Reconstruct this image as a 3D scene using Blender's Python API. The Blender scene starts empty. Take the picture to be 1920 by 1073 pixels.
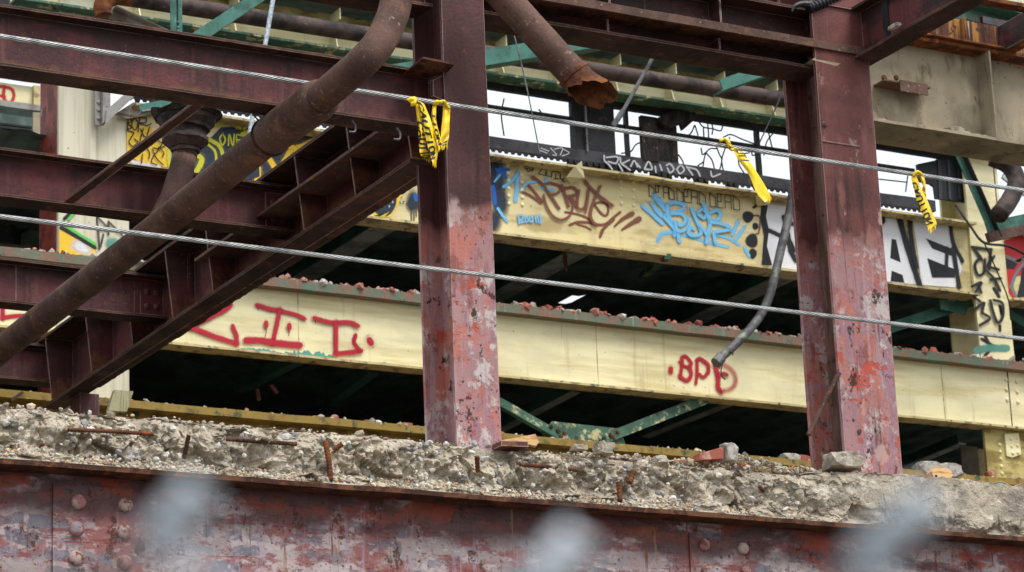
import bpy, bmesh, math, random
import numpy as np
from mathutils import Vector, Matrix, noise as mn
from mathutils.geometry import tessellate_polygon

random.seed(7)
S = bpy.context.scene
C = S.collection

# ------------------------------------------------------------------ camera
F_PX = 5302.67                                   # focal length for a 1920 px wide picture
YAW, PITCH, ROLL = map(math.radians, (29.508, 16.432, -2.413))
EYE = Vector((0, 0, 1.6))
FWD = Vector((math.sin(YAW)*math.cos(PITCH), math.cos(YAW)*math.cos(PITCH), math.sin(PITCH)))
_r = Vector((math.cos(YAW), -math.sin(YAW), 0)); _u = _r.cross(FWD)
RGT = math.cos(ROLL)*_r + math.sin(ROLL)*_u
UPV = -math.sin(ROLL)*_r + math.cos(ROLL)*_u
cam = bpy.data.cameras.new('camera'); co = bpy.data.objects.new('camera', cam); C.objects.link(co)
co.matrix_world = Matrix(((RGT.x, UPV.x, -FWD.x, EYE.x), (RGT.y, UPV.y, -FWD.y, EYE.y),
                          (RGT.z, UPV.z, -FWD.z, EYE.z), (0, 0, 0, 1)))
cam.sensor_width = 36; cam.lens = F_PX/1920*36
cam.clip_start = 0.05; cam.clip_end = 3000
cam.dof.use_dof = True; cam.dof.focus_distance = 15.3; cam.dof.aperture_fstop = 6.8
S.camera = co

# ------------------------------------------------------------------ light: bright overcast
SUN_EL, SUN_AZ = math.radians(60), math.radians(160)     # azimuth from +Y towards +X
w = bpy.data.worlds.new('World'); S.world = w; w.use_nodes = True
nt = w.node_tree; bg = nt.nodes['Background']
sky = nt.nodes.new('ShaderNodeTexSky'); sky.sky_type = 'NISHITA'; sky.sun_disc = False
sky.sun_elevation = SUN_EL; sky.sun_rotation = SUN_AZ
sky.air_density = 1.0; sky.dust_density = 4.0; sky.ozone_density = 1.0
hs = nt.nodes.new('ShaderNodeHueSaturation'); hs.inputs['Saturation'].default_value = 0.16
nt.links.new(sky.outputs[0], hs.inputs['Color'])
cl_ = nt.nodes.new('ShaderNodeMix'); cl_.data_type = 'RGBA'; cl_.inputs[0].default_value = 0.75       # an even layer of cloud
cl_.inputs[7].default_value = (3.7, 4.0, 4.25, 1); nt.links.new(hs.outputs[0], cl_.inputs[6]); nt.links.new(cl_.outputs[2], bg.inputs[0])
bg.inputs[1].default_value = 0.15
sd = bpy.data.lights.new('sun', 'SUN'); so = bpy.data.objects.new('sun', sd); C.objects.link(so)
sd.energy = 1.5; sd.angle = math.radians(22); sd.color = (1, .97, .93)
dv = Vector((math.sin(SUN_AZ)*math.cos(SUN_EL), math.cos(SUN_AZ)*math.cos(SUN_EL), math.sin(SUN_EL)))
so.rotation_euler = dv.to_track_quat('Z', 'Y').to_euler(); so.location = (0, -5, 30)
S.view_settings.view_transform = 'Standard'; S.view_settings.look = 'None'
S.view_settings.exposure = 0.92; S.view_settings.gamma = 1.0
S.cycles.transparent_max_bounces = 24
S.cycles.max_bounces = 6; S.cycles.diffuse_bounces = 3

# ------------------------------------------------------------------ measuring helpers: a sight line meets a plane of the place
def ray(x, y): return FWD + RGT*((x-960)/F_PX) - UPV*((y-536.5)/F_PX)
def PY(x, y, Y): d = ray(x, y); return EYE + d*((Y-EYE.y)/d.y)
def PX(x, y, X): d = ray(x, y); return EYE + d*((X-EYE.x)/d.x)
def PZ(x, y, Z): d = ray(x, y); return EYE + d*((Z-EYE.z)/d.z)

# ------------------------------------------------------------------ materials
MATS = {}
def lin(r, g, b):
    f = lambda c: (c/255/12.92 if c <= 10 else ((c/255+.055)/1.055)**2.4)
    return (f(r), f(g), f(b))
def M(name, base, layers=(), rough=.6, metal=0, bump=.25, bs=45, spec=.3, edge=None, attr=None):
    m = bpy.data.materials.new(name); m.use_nodes = True
    N = m.node_tree.nodes; L = m.node_tree.links; b = N['Principled BSDF']
    geo = N.new('ShaderNodeNewGeometry')
    def mapped(s):
        mp = N.new('ShaderNodeMapping'); L.new(geo.outputs['Position'], mp.inputs[0])
        mp.inputs['Scale'].default_value = s if isinstance(s, tuple) else (s, s, s)
        mp.inputs['Location'].default_value = (random.uniform(-50, 50),)*3
        return mp
    col = N.new('ShaderNodeRGB'); col.outputs[0].default_value = (*base, 1); cur = col.outputs[0]
    if attr:
        a = N.new('ShaderNodeVertexColor'); a.layer_name = attr; cur = a.outputs[0]
    hsum = None
    for l in layers:
        t = l.get('t', 'noise')
        if t == 'vor':
            tx = N.new('ShaderNodeTexVoronoi'); tx.inputs['Scale'].default_value = 1
            L.new(mapped(l['s']).outputs[0], tx.inputs['Vector']); fac = tx.outputs['Distance']
        elif t == 'brick':
            sp = N.new('ShaderNodeSeparateXYZ'); L.new(geo.outputs['Position'], sp.inputs[0])
            cb = N.new('ShaderNodeCombineXYZ'); L.new(sp.outputs[0], cb.inputs[0]); L.new(sp.outputs[2], cb.inputs[1])
            nz = N.new('ShaderNodeTexNoise'); nz.inputs['Scale'].default_value = 9; nz.inputs['Detail'].default_value = 4
            L.new(geo.outputs['Position'], nz.inputs['Vector'])
            ad = N.new('ShaderNodeVectorMath'); ad.operation = 'SCALE'; L.new(nz.outputs['Color'], ad.inputs[0]); ad.inputs['Scale'].default_value = .10
            a2 = N.new('ShaderNodeVectorMath'); L.new(cb.outputs[0], a2.inputs[0]); L.new(ad.outputs[0], a2.inputs[1])
            tx = N.new('ShaderNodeTexBrick'); tx.inputs['Scale'].default_value = 1
            tx.inputs['Brick Width'].default_value = .23; tx.inputs['Row Height'].default_value = .085
            tx.inputs['Mortar Size'].default_value = .018; tx.inputs['Mortar Smooth'].default_value = .9
            tx.inputs['Color1'].default_value = (1, 1, 1, 1); tx.inputs['Color2'].default_value = (.35, .35, .35, 1); tx.inputs['Mortar'].default_value = (0, 0, 0, 1)
            L.new(a2.outputs[0], tx.inputs['Vector'])
            n2 = N.new('ShaderNodeTexNoise'); n2.inputs['Scale'].default_value = 5; n2.inputs['Detail'].default_value = 5; L.new(mapped(1.0).outputs[0], n2.inputs['Vector'])
            mu = N.new('ShaderNodeMath'); mu.operation = 'MULTIPLY'; L.new(tx.outputs['Color'], mu.inputs[0]); L.new(n2.outputs['Fac'], mu.inputs[1]); fac = mu.outputs[0]
        else:
            tx = N.new('ShaderNodeTexNoise'); tx.inputs['Scale'].default_value = 1
            tx.inputs['Detail'].default_value = l.get('d', 5); tx.inputs['Roughness'].default_value = l.get('r', .6)
            tx.inputs['Distortion'].default_value = l.get('dist', 0)
            L.new(mapped(l['s']).outputs[0], tx.inputs['Vector']); fac = tx.outputs['Fac']
        mr = N.new('ShaderNodeMapRange'); mr.interpolation_type = 'SMOOTHSTEP'
        mr.inputs[1].default_value = l['lo']; mr.inputs[2].default_value = l['hi']; mr.inputs[4].default_value = l.get('f', 1)
        L.new(fac, mr.inputs[0]); fac = mr.outputs[0]
        if 'x' in l:
            sp = N.new('ShaderNodeSeparateXYZ'); L.new(geo.outputs['Position'], sp.inputs[0])
            nz = N.new('ShaderNodeTexNoise'); nz.inputs['Scale'].default_value = 1.5; nz.inputs['Detail'].default_value = 5; L.new(geo.outputs['Position'], nz.inputs['Vector'])
            ma = N.new('ShaderNodeMath'); ma.operation = 'MULTIPLY_ADD'; ma.inputs[1].default_value = 1.4; L.new(nz.outputs['Fac'], ma.inputs[0]); L.new(sp.outputs[0], ma.inputs[2])
            zr = N.new('ShaderNodeMapRange'); zr.inputs[1].default_value = l['x'][0]+.7; zr.inputs[2].default_value = l['x'][1]+.7; zr.inputs[3].default_value = l.get('x0', 0)
            L.new(ma.outputs[0], zr.inputs[0])
            mu = N.new('ShaderNodeMath'); mu.operation = 'MULTIPLY'; L.new(fac, mu.inputs[0]); L.new(zr.outputs[0], mu.inputs[1]); fac = mu.outputs[0]
        if 'z' in l:                              # where the layer starts and ends in height, with a ragged border
            sp = N.new('ShaderNodeSeparateXYZ'); L.new(geo.outputs['Position'], sp.inputs[0])
            nz = N.new('ShaderNodeTexNoise'); nz.inputs['Scale'].default_value = 6; nz.inputs['Detail'].default_value = 6; L.new(geo.outputs['Position'], nz.inputs['Vector'])
            ma = N.new('ShaderNodeMath'); ma.operation = 'MULTIPLY_ADD'; ma.inputs[1].default_value = l.get('zn', .5); L.new(nz.outputs['Fac'], ma.inputs[0]); L.new(sp.outputs[2], ma.inputs[2])
            zr = N.new('ShaderNodeMapRange'); zr.inputs[1].default_value = l['z'][0]+l.get('zn', .5)*.5; zr.inputs[2].default_value = l['z'][1]+l.get('zn', .5)*.5
            L.new(ma.outputs[0], zr.inputs[0])
            mu = N.new('ShaderNodeMath'); mu.operation = 'MULTIPLY'; L.new(fac, mu.inputs[0]); L.new(zr.outputs[0], mu.inputs[1]); fac = mu.outputs[0]
        if 'h' in l:
            hm = N.new('ShaderNodeMath'); hm.operation = 'MULTIPLY_ADD'; hm.inputs[1].default_value = l['h']; L.new(fac, hm.inputs[0])
            if hsum is not None: L.new(hsum, hm.inputs[2])
            else: hm.inputs[2].default_value = 0
            hsum = hm.outputs[0]
        mx = N.new('ShaderNodeMix'); mx.data_type = 'RGBA'; L.new(fac, mx.inputs[0]); L.new(cur, mx.inputs[6]); mx.inputs[7].default_value = (*l['c'], 1)
        cur = mx.outputs[2]
    if edge:                                       # paint scraped off the sharp edges
        bv = N.new('ShaderNodeBevel'); bv.samples = 3; bv.inputs[0].default_value = edge[1]
        dt = N.new('ShaderNodeVectorMath'); dt.operation = 'DOT_PRODUCT'; L.new(bv.outputs[0], dt.inputs[0]); L.new(geo.outputs['True Normal'], dt.inputs[1])
        nz = N.new('ShaderNodeTexNoise'); nz.inputs['Scale'].default_value = 14; nz.inputs['Detail'].default_value = 5; L.new(geo.outputs['Position'], nz.inputs['Vector'])
        mr = N.new('ShaderNodeMapRange'); mr.inputs[1].default_value = .97; mr.inputs[2].default_value = .8; L.new(dt.outputs['Value'], mr.inputs[0])
        m2 = N.new('ShaderNodeMapRange'); m2.inputs[1].default_value = .30; m2.inputs[2].default_value = .45; L.new(nz.outputs['Fac'], m2.inputs[0])
        mu = N.new('ShaderNodeMath'); mu.operation = 'MULTIPLY'; L.new(mr.outputs[0], mu.inputs[0]); L.new(m2.outputs[0], mu.inputs[1])
        mx = N.new('ShaderNodeMix'); mx.data_type = 'RGBA'; L.new(mu.outputs[0], mx.inputs[0]); L.new(cur, mx.inputs[6]); mx.inputs[7].default_value = (*edge[0], 1)
        cur = mx.outputs[2]
    L.new(cur, b.inputs['Base Color'])
    b.inputs['Metallic'].default_value = metal; b.inputs['Specular IOR Level'].default_value = spec
    nz = N.new('ShaderNodeTexNoise'); nz.inputs['Scale'].default_value = bs; nz.inputs['Detail'].default_value = 8; nz.inputs['Roughness'].default_value = .65
    L.new(geo.outputs['Position'], nz.inputs['Vector'])
    rr = N.new('ShaderNodeMapRange'); rr.inputs[1].default_value = .3; rr.inputs[2].default_value = .7
    rr.inputs[3].default_value = max(.05, rough-.12); rr.inputs[4].default_value = min(1, rough+.15)
    L.new(nz.outputs['Fac'], rr.inputs[0]); L.new(rr.outputs[0], b.inputs['Roughness'])
    if bump:
        bp = N.new('ShaderNodeBump'); bp.inputs['Strength'].default_value = bump; bp.inputs['Distance'].default_value = .01
        L.new(nz.outputs['Fac'], bp.inputs['Height']); L.new(bp.outputs[0], b.inputs['Normal'])
        if hsum is not None:
            b2 = N.new('ShaderNodeBump'); b2.inputs['Strength'].default_value = .9; b2.inputs['Distance'].default_value = .004
            L.new(hsum, b2.inputs['Height']); L.new(bp.outputs[0], b2.inputs['Normal']); L.new(b2.outputs[0], b.inputs['Normal'])
    MATS[name] = m
    return m

RUST = lin(112, 62, 38); DRUST = lin(62, 36, 28); ORUST = lin(165, 92, 40)
V3 = lambda a, b, c: (a, b, c)
EDG = (lin(205, 182, 170), .009)
M('maroon', lin(100, 50, 52), [
    dict(c=lin(64, 36, 38), s=2.2, d=7, lo=.4, hi=.60, f=.9), dict(c=lin(120, 80, 76), s=(12., 12., .8), d=6, lo=.54, hi=.72, f=.5),
    dict(c=lin(50, 34, 31), s=(17., 17., 1.2), d=7, lo=.52, hi=.66, f=.65), dict(c=lin(112, 68, 44), s=10, d=9, r=.72, lo=.58, hi=.66, f=.7),
    dict(c=lin(46, 32, 29), s=(2., 2., 8.), d=8, lo=.40, hi=.55, f=.9, z=(7.12, 7.20), zn=.1), dict(c=lin(116, 76, 50), s=(9., 9., 5.), d=9, r=.7, lo=.42, hi=.56, f=.9, z=(6.985, 6.945), zn=.06),  # top band: shade under the flange painted in with rust; bottom band: rust
    dict(c=lin(170, 152, 146), s=(24., 24., .8), d=5, lo=.66, hi=.74, f=.55), dict(c=lin(158, 132, 122), s=60, d=3, lo=.68, hi=.74, f=.6), dict(c=lin(40, 30, 28), s=30, d=6, lo=.64, hi=.68, f=.85)],
  rough=.62, edge=EDG, bump=.4)
M('flange_brown', lin(76, 54, 48), [
    dict(c=lin(46, 35, 32), s=(3., 3., 3.), d=8, lo=.4, hi=.6, f=.9), dict(c=lin(112, 72, 56), s=7, d=8, lo=.54, hi=.68, f=.7),
    dict(c=lin(134, 120, 110), s=9, d=8, r=.7, lo=.62, hi=.7, f=.55), dict(c=lin(120, 62, 38), s=14, d=8, lo=.62, hi=.7, f=.7), dict(c=lin(40, 30, 28), s=24, d=6, lo=.62, hi=.68, f=.8)],
  rough=.8, edge=(lin(150, 116, 98), .008), bump=.6, bs=60)
def weathered(name, top, z0, extra=()):
    M(name, top, [
    dict(c=tuple(c*.6 for c in top), s=3, d=7, lo=.4, hi=.62, f=.85), dict(c=lin(146, 112, 108), s=(18., 18., .9), d=6, lo=.58, hi=.74, f=.45), dict(c=lin(54, 36, 32), s=(13., 13., 1.0), d=8, lo=.55, hi=.67, f=.7), dict(c=lin(120, 70, 46), s=13, d=9, r=.72, lo=.62, hi=.68, f=.7),
    dict(c=lin(172, 130, 130), s=4, d=6, lo=.2, hi=.34, f=.94, z=(z0+.10, z0-.06), zn=.22),
    dict(c=lin(184, 112, 98), s=(6., 6., 4.), d=10, r=.68, lo=.47, hi=.53, f=.9, z=(z0+.1, z0-.1), zn=.4, h=-.4), dict(c=lin(150, 116, 130), s=(11., 11., 2.4), d=9, r=.66, lo=.48, hi=.56, f=.8, z=(z0, z0-.3)),
    dict(c=lin(128, 70, 66), s=(8., 8., 3.5), d=9, r=.68, lo=.54, hi=.62, f=.7, z=(z0, z0-.2)),
    dict(c=lin(204, 192, 188), s=(5.5, 5.5, 4.2), d=11, r=.7, lo=.53, hi=.60, f=.85, z=(z0+.15, z0-.1), h=.5), dict(c=lin(176, 150, 152), s=(30., 30., 1.6), d=8, lo=.54, hi=.66, f=.65, z=(z0, z0-.2)),
    dict(c=lin(188, 80, 62), s=(7., 7., 9.), d=10, r=.68, lo=.58, hi=.605, f=.9, z=(z0, z0-.3), h=-.4),
    dict(c=lin(92, 62, 52), s=(22., 22., 1.3), d=8, lo=.60, hi=.70, f=.75), dict(c=lin(58, 40, 33), s=(10., 10., 7.), d=11, r=.75, lo=.585, hi=.61, f=.95, z=(z0+.12, z0-.25), h=-.8), dict(c=lin(52, 36, 30), s=42, d=5, lo=.65, hi=.675, f=.9, h=-.6), *extra],
  rough=.6, edge=(lin(196, 172, 162), .007), bump=.4)
weathered('column_red', lin(90, 54, 53), 6.36)
weathered('column_red_worn', lin(114, 66, 62), 6.5, [dict(c=lin(190, 160, 152), s=(8., 8., 5.), d=10, r=.68, dist=.1, lo=.57, hi=.64, f=.75, z=(8.0, 6.8)), dict(c=lin(164, 108, 104), s=(7., 7., 3.), d=8, lo=.57, hi=.66, f=.6, z=(7.8, 6.6))])
M('side_red', lin(138, 64, 56), [dict(c=lin(96, 46, 42), s=6, d=9, r=.68, lo=.42, hi=.58, f=.9), dict(c=lin(160, 96, 84), s=(9., 9., 4.), d=9, lo=.54, hi=.64, f=.7), dict(c=lin(64, 42, 34), s=12, d=10, r=.72, lo=.57, hi=.62, f=.9), dict(c=lin(168, 150, 148), s=(10., 10., 6.), d=9, lo=.62, hi=.68, f=.7)], rough=.65, edge=(lin(200, 176, 168), .01))
M('column_web', lin(128, 102, 92), [dict(c=lin(92, 66, 60), s=(9., 9., 2.), d=8, lo=.42, hi=.62), dict(c=lin(160, 136, 124), s=(14., 14., 3.), d=7, lo=.58, hi=.7, f=.7), dict(c=lin(60, 42, 36), s=12, d=8, lo=.6, hi=.66, f=.9)], rough=.75, bump=.4)
M('girder_paint', lin(156, 142, 140), [
    dict(c=lin(142, 84, 80), s=(3.2, 3., 7.), d=10, r=.66, lo=.46, hi=.55, f=.9), dict(c=lin(188, 172, 172), s=(4., 4., 8.), d=10, r=.68, lo=.51, hi=.58, f=.85, h=.3),
    dict(c=lin(100, 103, 116), s=1, t='brick', lo=.26, hi=.52, f=.8), dict(c=lin(128, 66, 64), s=(3., 3., 13.), d=10, r=.68, lo=.55, hi=.60, f=.8, h=-.3),
    dict(c=lin(182, 172, 174), s=(15., 15., 26.), d=9, r=.7, lo=.575, hi=.625, f=.7, h=.3), dict(c=lin(158, 142, 156), s=(30., 30., 2.), d=7, lo=.55, hi=.65, f=.55), dict(c=lin(96, 62, 58), s=(26., 26., 17.), d=8, r=.7, lo=.56, hi=.64, f=.6),
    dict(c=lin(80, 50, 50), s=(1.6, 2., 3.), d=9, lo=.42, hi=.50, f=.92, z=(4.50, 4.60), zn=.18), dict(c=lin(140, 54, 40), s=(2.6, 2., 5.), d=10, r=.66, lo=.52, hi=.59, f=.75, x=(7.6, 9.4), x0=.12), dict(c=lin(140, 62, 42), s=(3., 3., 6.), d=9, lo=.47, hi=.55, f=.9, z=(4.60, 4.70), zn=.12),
    dict(c=lin(160, 128, 84), s=(12., 12., 1.0), d=7, lo=.635, hi=.69, f=.7), dict(c=lin(108, 58, 36), s=(26., 26., 2.0), d=9, r=.68, lo=.61, hi=.66, f=.85),
    dict(c=lin(84, 48, 34), s=(9., 9., 7.), d=11, r=.75, lo=.585, hi=.615, f=.9, h=-.6), dict(c=lin(52, 35, 31), s=44, d=5, lo=.645, hi=.67, f=.9, h=-.5)],
  rough=.55, bump=.4)
M('rivet_paint', lin(170, 146, 140), [dict(c=lin(150, 100, 96), s=14, d=6, lo=.45, hi=.6), dict(c=lin(104, 62, 40), s=22, d=8, lo=.52, hi=.6, f=.95), dict(c=lin(128, 126, 132), s=9, d=6, lo=.58, hi=.68, f=.8)], rough=.6, bump=.5)
M('rust', lin(104, 68, 46), [dict(c=DRUST, s=8, d=9, r=.7, lo=.42, hi=.58), dict(c=ORUST, s=14, d=8, lo=.58, hi=.7, f=.6), dict(c=lin(160, 138, 112), s=30, d=6, lo=.64, hi=.74, f=.6)], rough=.85, bump=.6, bs=70)
M('rust_orange', lin(122, 72, 38), [dict(c=lin(80, 48, 34), s=9, d=8, lo=.42, hi=.6), dict(c=lin(190, 108, 34), s=7, d=8, lo=.56, hi=.68, f=.9), dict(c=lin(58, 36, 28), s=20, d=6, lo=.6, hi=.7, f=.8)], rough=.85, bump=.6, bs=70)
M('rust_streaked', lin(88, 54, 44), [dict(c=lin(170, 122, 60), s=(13., 13., 1.), d=6, lo=.5, hi=.62, f=.9), dict(c=lin(60, 32, 24), s=(18., 18., 1.4), d=6, lo=.52, hi=.62, f=.9), dict(c=lin(206, 186, 160), s=(9., 9., .6), d=5, lo=.64, hi=.7, f=.8), dict(c=DRUST, s=14, d=8, lo=.58, hi=.66, f=.9)], rough=.8, bump=.5)
M('pipe_rust', lin(100, 74, 64), [dict(c=lin(76, 54, 46), s=4, d=8, lo=.4, hi=.62), dict(c=lin(128, 88, 62), s=9, d=8, lo=.55, hi=.7, f=.7), dict(c=lin(58, 42, 38), s=18, d=8, lo=.58, hi=.68, f=.7), dict(c=lin(156, 134, 118), s=(34., 34., 34.), d=6, lo=.60, hi=.70, f=.7), dict(c=lin(200, 190, 176), s=22, d=4, lo=.735, hi=.75, f=.8)], rough=.75, bump=.5, bs=60)
M('pipe_dark', lin(76, 62, 58), [dict(c=lin(36, 30, 30), s=5, d=8, lo=.42, hi=.6), dict(c=lin(104, 82, 66), s=7, d=9, lo=.58, hi=.7, f=.7), dict(c=lin(150, 138, 128), s=(12., 12., 30.), d=6, lo=.66, hi=.74, f=.5)], rough=.7, bump=.4)
YELL = lin(238, 227, 182)
def yellow(name, base, extra=(), chip=.7):
    M(name, base, [dict(c=tuple(x*.76 for x in base), s=(1.1, 1.1, 3.), d=7, lo=.42, hi=.66, f=.75), dict(c=lin(192, 172, 112), s=(.9, .9, 9.), d=7, lo=.46, hi=.68, f=.6), dict(c=lin(168, 148, 100), s=(9., 9., .6), d=8, lo=.56, hi=.72, f=.5),
        dict(c=lin(150, 136, 104), s=(24., 24., 1.2), d=5, lo=.66, hi=.8, f=.35), dict(c=lin(120, 96, 66), s=26, d=6, lo=.70, hi=.73, f=.8),
        dict(c=lin(84, 60, 44), s=48, d=5, lo=.69, hi=.715, f=.9), dict(c=lin(128, 104, 70), s=(30., 30., .9), d=6, lo=.66, hi=.74, f=.5), dict(c=lin(84, 122, 100), s=11, d=9, r=.72, lo=chip, hi=chip+.015, f=.95), *extra], rough=.5, bump=.12)
yellow('yellow', YELL)
yellow('yellow_upper', lin(218, 203, 152), [dict(c=lin(150, 128, 84), s=(2., 2., 7.), d=8, lo=.5, hi=.66, f=.6), dict(c=lin(96, 66, 48), s=19, d=7, r=.7, lo=.655, hi=.675, f=.9), dict(c=lin(226, 214, 170), s=3, d=7, lo=.5, hi=.7, f=.5)])
yellow('yellow_flange', lin(206, 188, 138), [dict(c=lin(112, 92, 74), s=8, d=8, lo=.5, hi=.62, f=.7), dict(c=lin(62, 92, 76), s=13, d=8, lo=.6, hi=.63, f=.9)], chip=.66)
M('flange_edge', lin(112, 112, 96), [dict(c=lin(134, 100, 84), s=5, d=8, lo=.46, hi=.58, f=.85), dict(c=lin(92, 118, 98), s=6, d=8, lo=.54, hi=.62, f=.8), dict(c=lin(168, 160, 146), s=(28., 28., 2.), d=5, lo=.6, hi=.72, f=.6), dict(c=lin(72, 58, 50), s=18, d=7, lo=.62, hi=.7, f=.8)], rough=.8, bump=.5)
M('mustard', lin(150, 124, 62), [dict(c=lin(92, 78, 48), s=8, d=8, lo=.5, hi=.64, f=.8), dict(c=lin(56, 82, 66), s=9, d=8, lo=.6, hi=.64, f=.9), dict(c=lin(196, 180, 130), s=6, d=8, lo=.62, hi=.68, f=.7)], rough=.7)
M('yellow_mossy', lin(190, 174, 112), [dict(c=lin(120, 98, 48), s=(3., 3., 6.), d=8, lo=.44, hi=.58, f=.85), dict(c=lin(58, 72, 46), s=(3., 3., 7.), d=8, lo=.56, hi=.64, f=.9), dict(c=lin(48, 40, 30), s=9, d=8, lo=.62, hi=.7, f=.8)], rough=.7)
M('white_column', lin(214, 208, 184), [dict(c=lin(184, 176, 150), s=(18., 18., .7), d=6, lo=.45, hi=.68, f=.8), dict(c=lin(120, 96, 74), s=20, d=8, lo=.68, hi=.71, f=.9)], rough=.55, bump=.12)
M('beige', lin(158, 146, 122), [dict(c=lin(122, 111, 92), s=1.8, d=6, lo=.42, hi=.62, f=.9), dict(c=lin(196, 184, 156), s=(5., 5., 2.), d=6, lo=.55, hi=.75, f=.5), dict(c=lin(84, 66, 50), s=20, d=7, lo=.65, hi=.68, f=.9), dict(c=lin(96, 80, 60), s=(5., 5., 2.), d=9, lo=.54, hi=.66, f=.7), dict(c=lin(74, 62, 50), s=(14., 14., 1.), d=7, lo=.62, hi=.72, f=.6)], rough=.7)
M('grey_paint', lin(150, 146, 142), [dict(c=lin(120, 112, 106), s=6, d=7, lo=.45, hi=.65), dict(c=lin(92, 66, 52), s=14, d=8, lo=.62, hi=.68, f=.8)], rough=.65)
M('teal', lin(66, 116, 104), [dict(c=lin(46, 86, 76), s=6, d=6, lo=.42, hi=.65), dict(c=lin(140, 160, 146), s=(14., 14., 4.), d=6, lo=.64, hi=.72, f=.5), dict(c=DRUST, s=11, d=8, lo=.63, hi=.67, f=.85)], rough=.55)
M('green_chipped', lin(72, 106, 88), [dict(c=lin(196, 184, 140), s=8, d=8, r=.7, lo=.54, hi=.57, f=.95), dict(c=lin(52, 84, 70), s=6, lo=.5, hi=.6, f=.7), dict(c=DRUST, s=12, d=8, lo=.62, hi=.66, f=.9)], rough=.65)
M('dark_green', lin(76, 118, 104), [dict(c=lin(54, 86, 76), s=3, d=6, lo=.4, hi=.65), dict(c=lin(54, 46, 38), s=9, d=8, lo=.62, hi=.7, f=.6)], rough=.75)
M('deck_dark', lin(104, 122, 116), [dict(c=lin(70, 84, 80), s=2.5, d=6, lo=.4, hi=.62)], rough=.7)
M('interior_beam', lin(196, 200, 190), [dict(c=lin(150, 156, 146), s=4, d=7, lo=.42, hi=.62), dict(c=DRUST, s=10, d=8, lo=.62, hi=.68, f=.8)], rough=.7)
M('black_steel', lin(44, 44, 48), [dict(c=lin(28, 27, 29), s=4, d=7, lo=.42, hi=.62), dict(c=lin(76, 58, 50), s=9, d=8, lo=.6, hi=.68, f=.7), dict(c=lin(92, 92, 96), s=(14., 14., 3.), d=5, lo=.64, hi=.75, f=.4)], rough=.65)
M('sill_grey', lin(72, 72, 78), [dict(c=lin(52, 50, 54), s=5, d=7, lo=.42, hi=.62), dict(c=lin(96, 70, 62), s=8, d=8, lo=.6, hi=.68, f=.6)], rough=.6)
M('rotten_wood', lin(168, 158, 148), [dict(c=lin(112, 98, 86), s=(4., 20., 30.), d=7, lo=.45, hi=.62), dict(c=lin(196, 150, 140), s=6, d=7, lo=.6, hi=.7, f=.5)], rough=.9, bump=.6)
M('charred', lin(58, 50, 46), [dict(c=lin(30, 27, 26), s=(14., 14., 4.), d=7, lo=.42, hi=.58), dict(c=lin(160, 150, 142), s=(40., 40., 22.), d=7, lo=.62, hi=.7, f=.5)], rough=.9, bump=.8)
M('concrete', lin(190, 178, 158), [
    dict(c=lin(146, 136, 122), s=5, d=8, lo=.42, hi=.62, f=.8), dict(c=lin(212, 202, 186), s=9, d=9, lo=.53, hi=.63, f=.8),
    dict(c=lin(152, 152, 152), s=26, t='vor', lo=.30, hi=.16, f=.6), dict(c=lin(214, 204, 188), s=44, t='vor', lo=.24, hi=.1, f=.7),
    dict(c=lin(176, 140, 104), s=31, t='vor', lo=.14, hi=.06, f=.8), dict(c=lin(104, 88, 72), s=15, d=9, r=.75, lo=.57, hi=.66, f=.8),
    dict(c=lin(84, 72, 60), s=70, d=4, lo=.66, hi=.69, f=.8), dict(c=lin(160, 96, 96), s=(5., 5., 30.), d=8, lo=.46, hi=.56, f=.8, z=(5.07, 5.085), zn=.03), dict(c=lin(120, 112, 106), s=(2.2, 2., 5.), d=8, lo=.48, hi=.6, f=.6, x=(9.0, 9.8))],
  rough=.95, bump=1.0, bs=95, spec=.1)
M('concrete_chunk', lin(190, 178, 158), [
    dict(c=lin(146, 136, 122), s=5, d=8, lo=.42, hi=.62, f=.8), dict(c=lin(212, 202, 186), s=9, d=9, lo=.53, hi=.63, f=.8),
    dict(c=lin(152, 152, 152), s=26, t='vor', lo=.30, hi=.16, f=.6), dict(c=lin(214, 204, 188), s=44, t='vor', lo=.24, hi=.1, f=.7),
    dict(c=lin(176, 140, 104), s=31, t='vor', lo=.14, hi=.06, f=.8), dict(c=lin(104, 88, 72), s=15, d=9, r=.75, lo=.57, hi=.66, f=.8),
    dict(c=lin(84, 72, 60), s=70, d=4, lo=.66, hi=.69, f=.8), dict(c=lin(120, 112, 106), s=(2.2, 2., 5.), d=8, lo=.48, hi=.6, f=.6)],
  rough=.95, bump=1.0, bs=95, spec=.1)
M('gravel', (.4, .35, .3), [dict(c=lin(150, 142, 132), s=40, d=6, lo=.5, hi=.7, f=.5)], rough=.95, bump=.5, bs=120, attr='tint', spec=.15)
M('brick', lin(162, 92, 76), [dict(c=lin(190, 160, 146), s=16, d=8, lo=.52, hi=.62, f=.8), dict(c=lin(112, 66, 56), s=9, d=7, lo=.5, hi=.65, f=.7)], rough=.95, bump=.7, bs=90)
M('mortar', lin(186, 180, 170), [dict(c=lin(140, 134, 126), s=20, d=8, lo=.45, hi=.62)], rough=.95, bump=.9, bs=70)
M('fresh_wood', lin(218, 178, 126), [dict(c=lin(180, 132, 84), s=(10., 40., 60.), d=5, lo=.48, hi=.66)], rough=.8)
M('grey_wood', lin(172, 166, 132), [dict(c=lin(140, 132, 100), s=(60., 60., 3.), d=6, lo=.45, hi=.65)], rough=.85)
M('cable_steel', lin(176, 178, 178), [dict(c=lin(120, 122, 122), s=12, d=6, lo=.45, hi=.65, f=.7)], rough=.42, metal=.6, bump=.05)
M('galvanised', lin(190, 198, 204), [dict(c=lin(150, 160, 168), s=40, lo=.4, hi=.6)], rough=.5, metal=.35, bump=.05)
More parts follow.
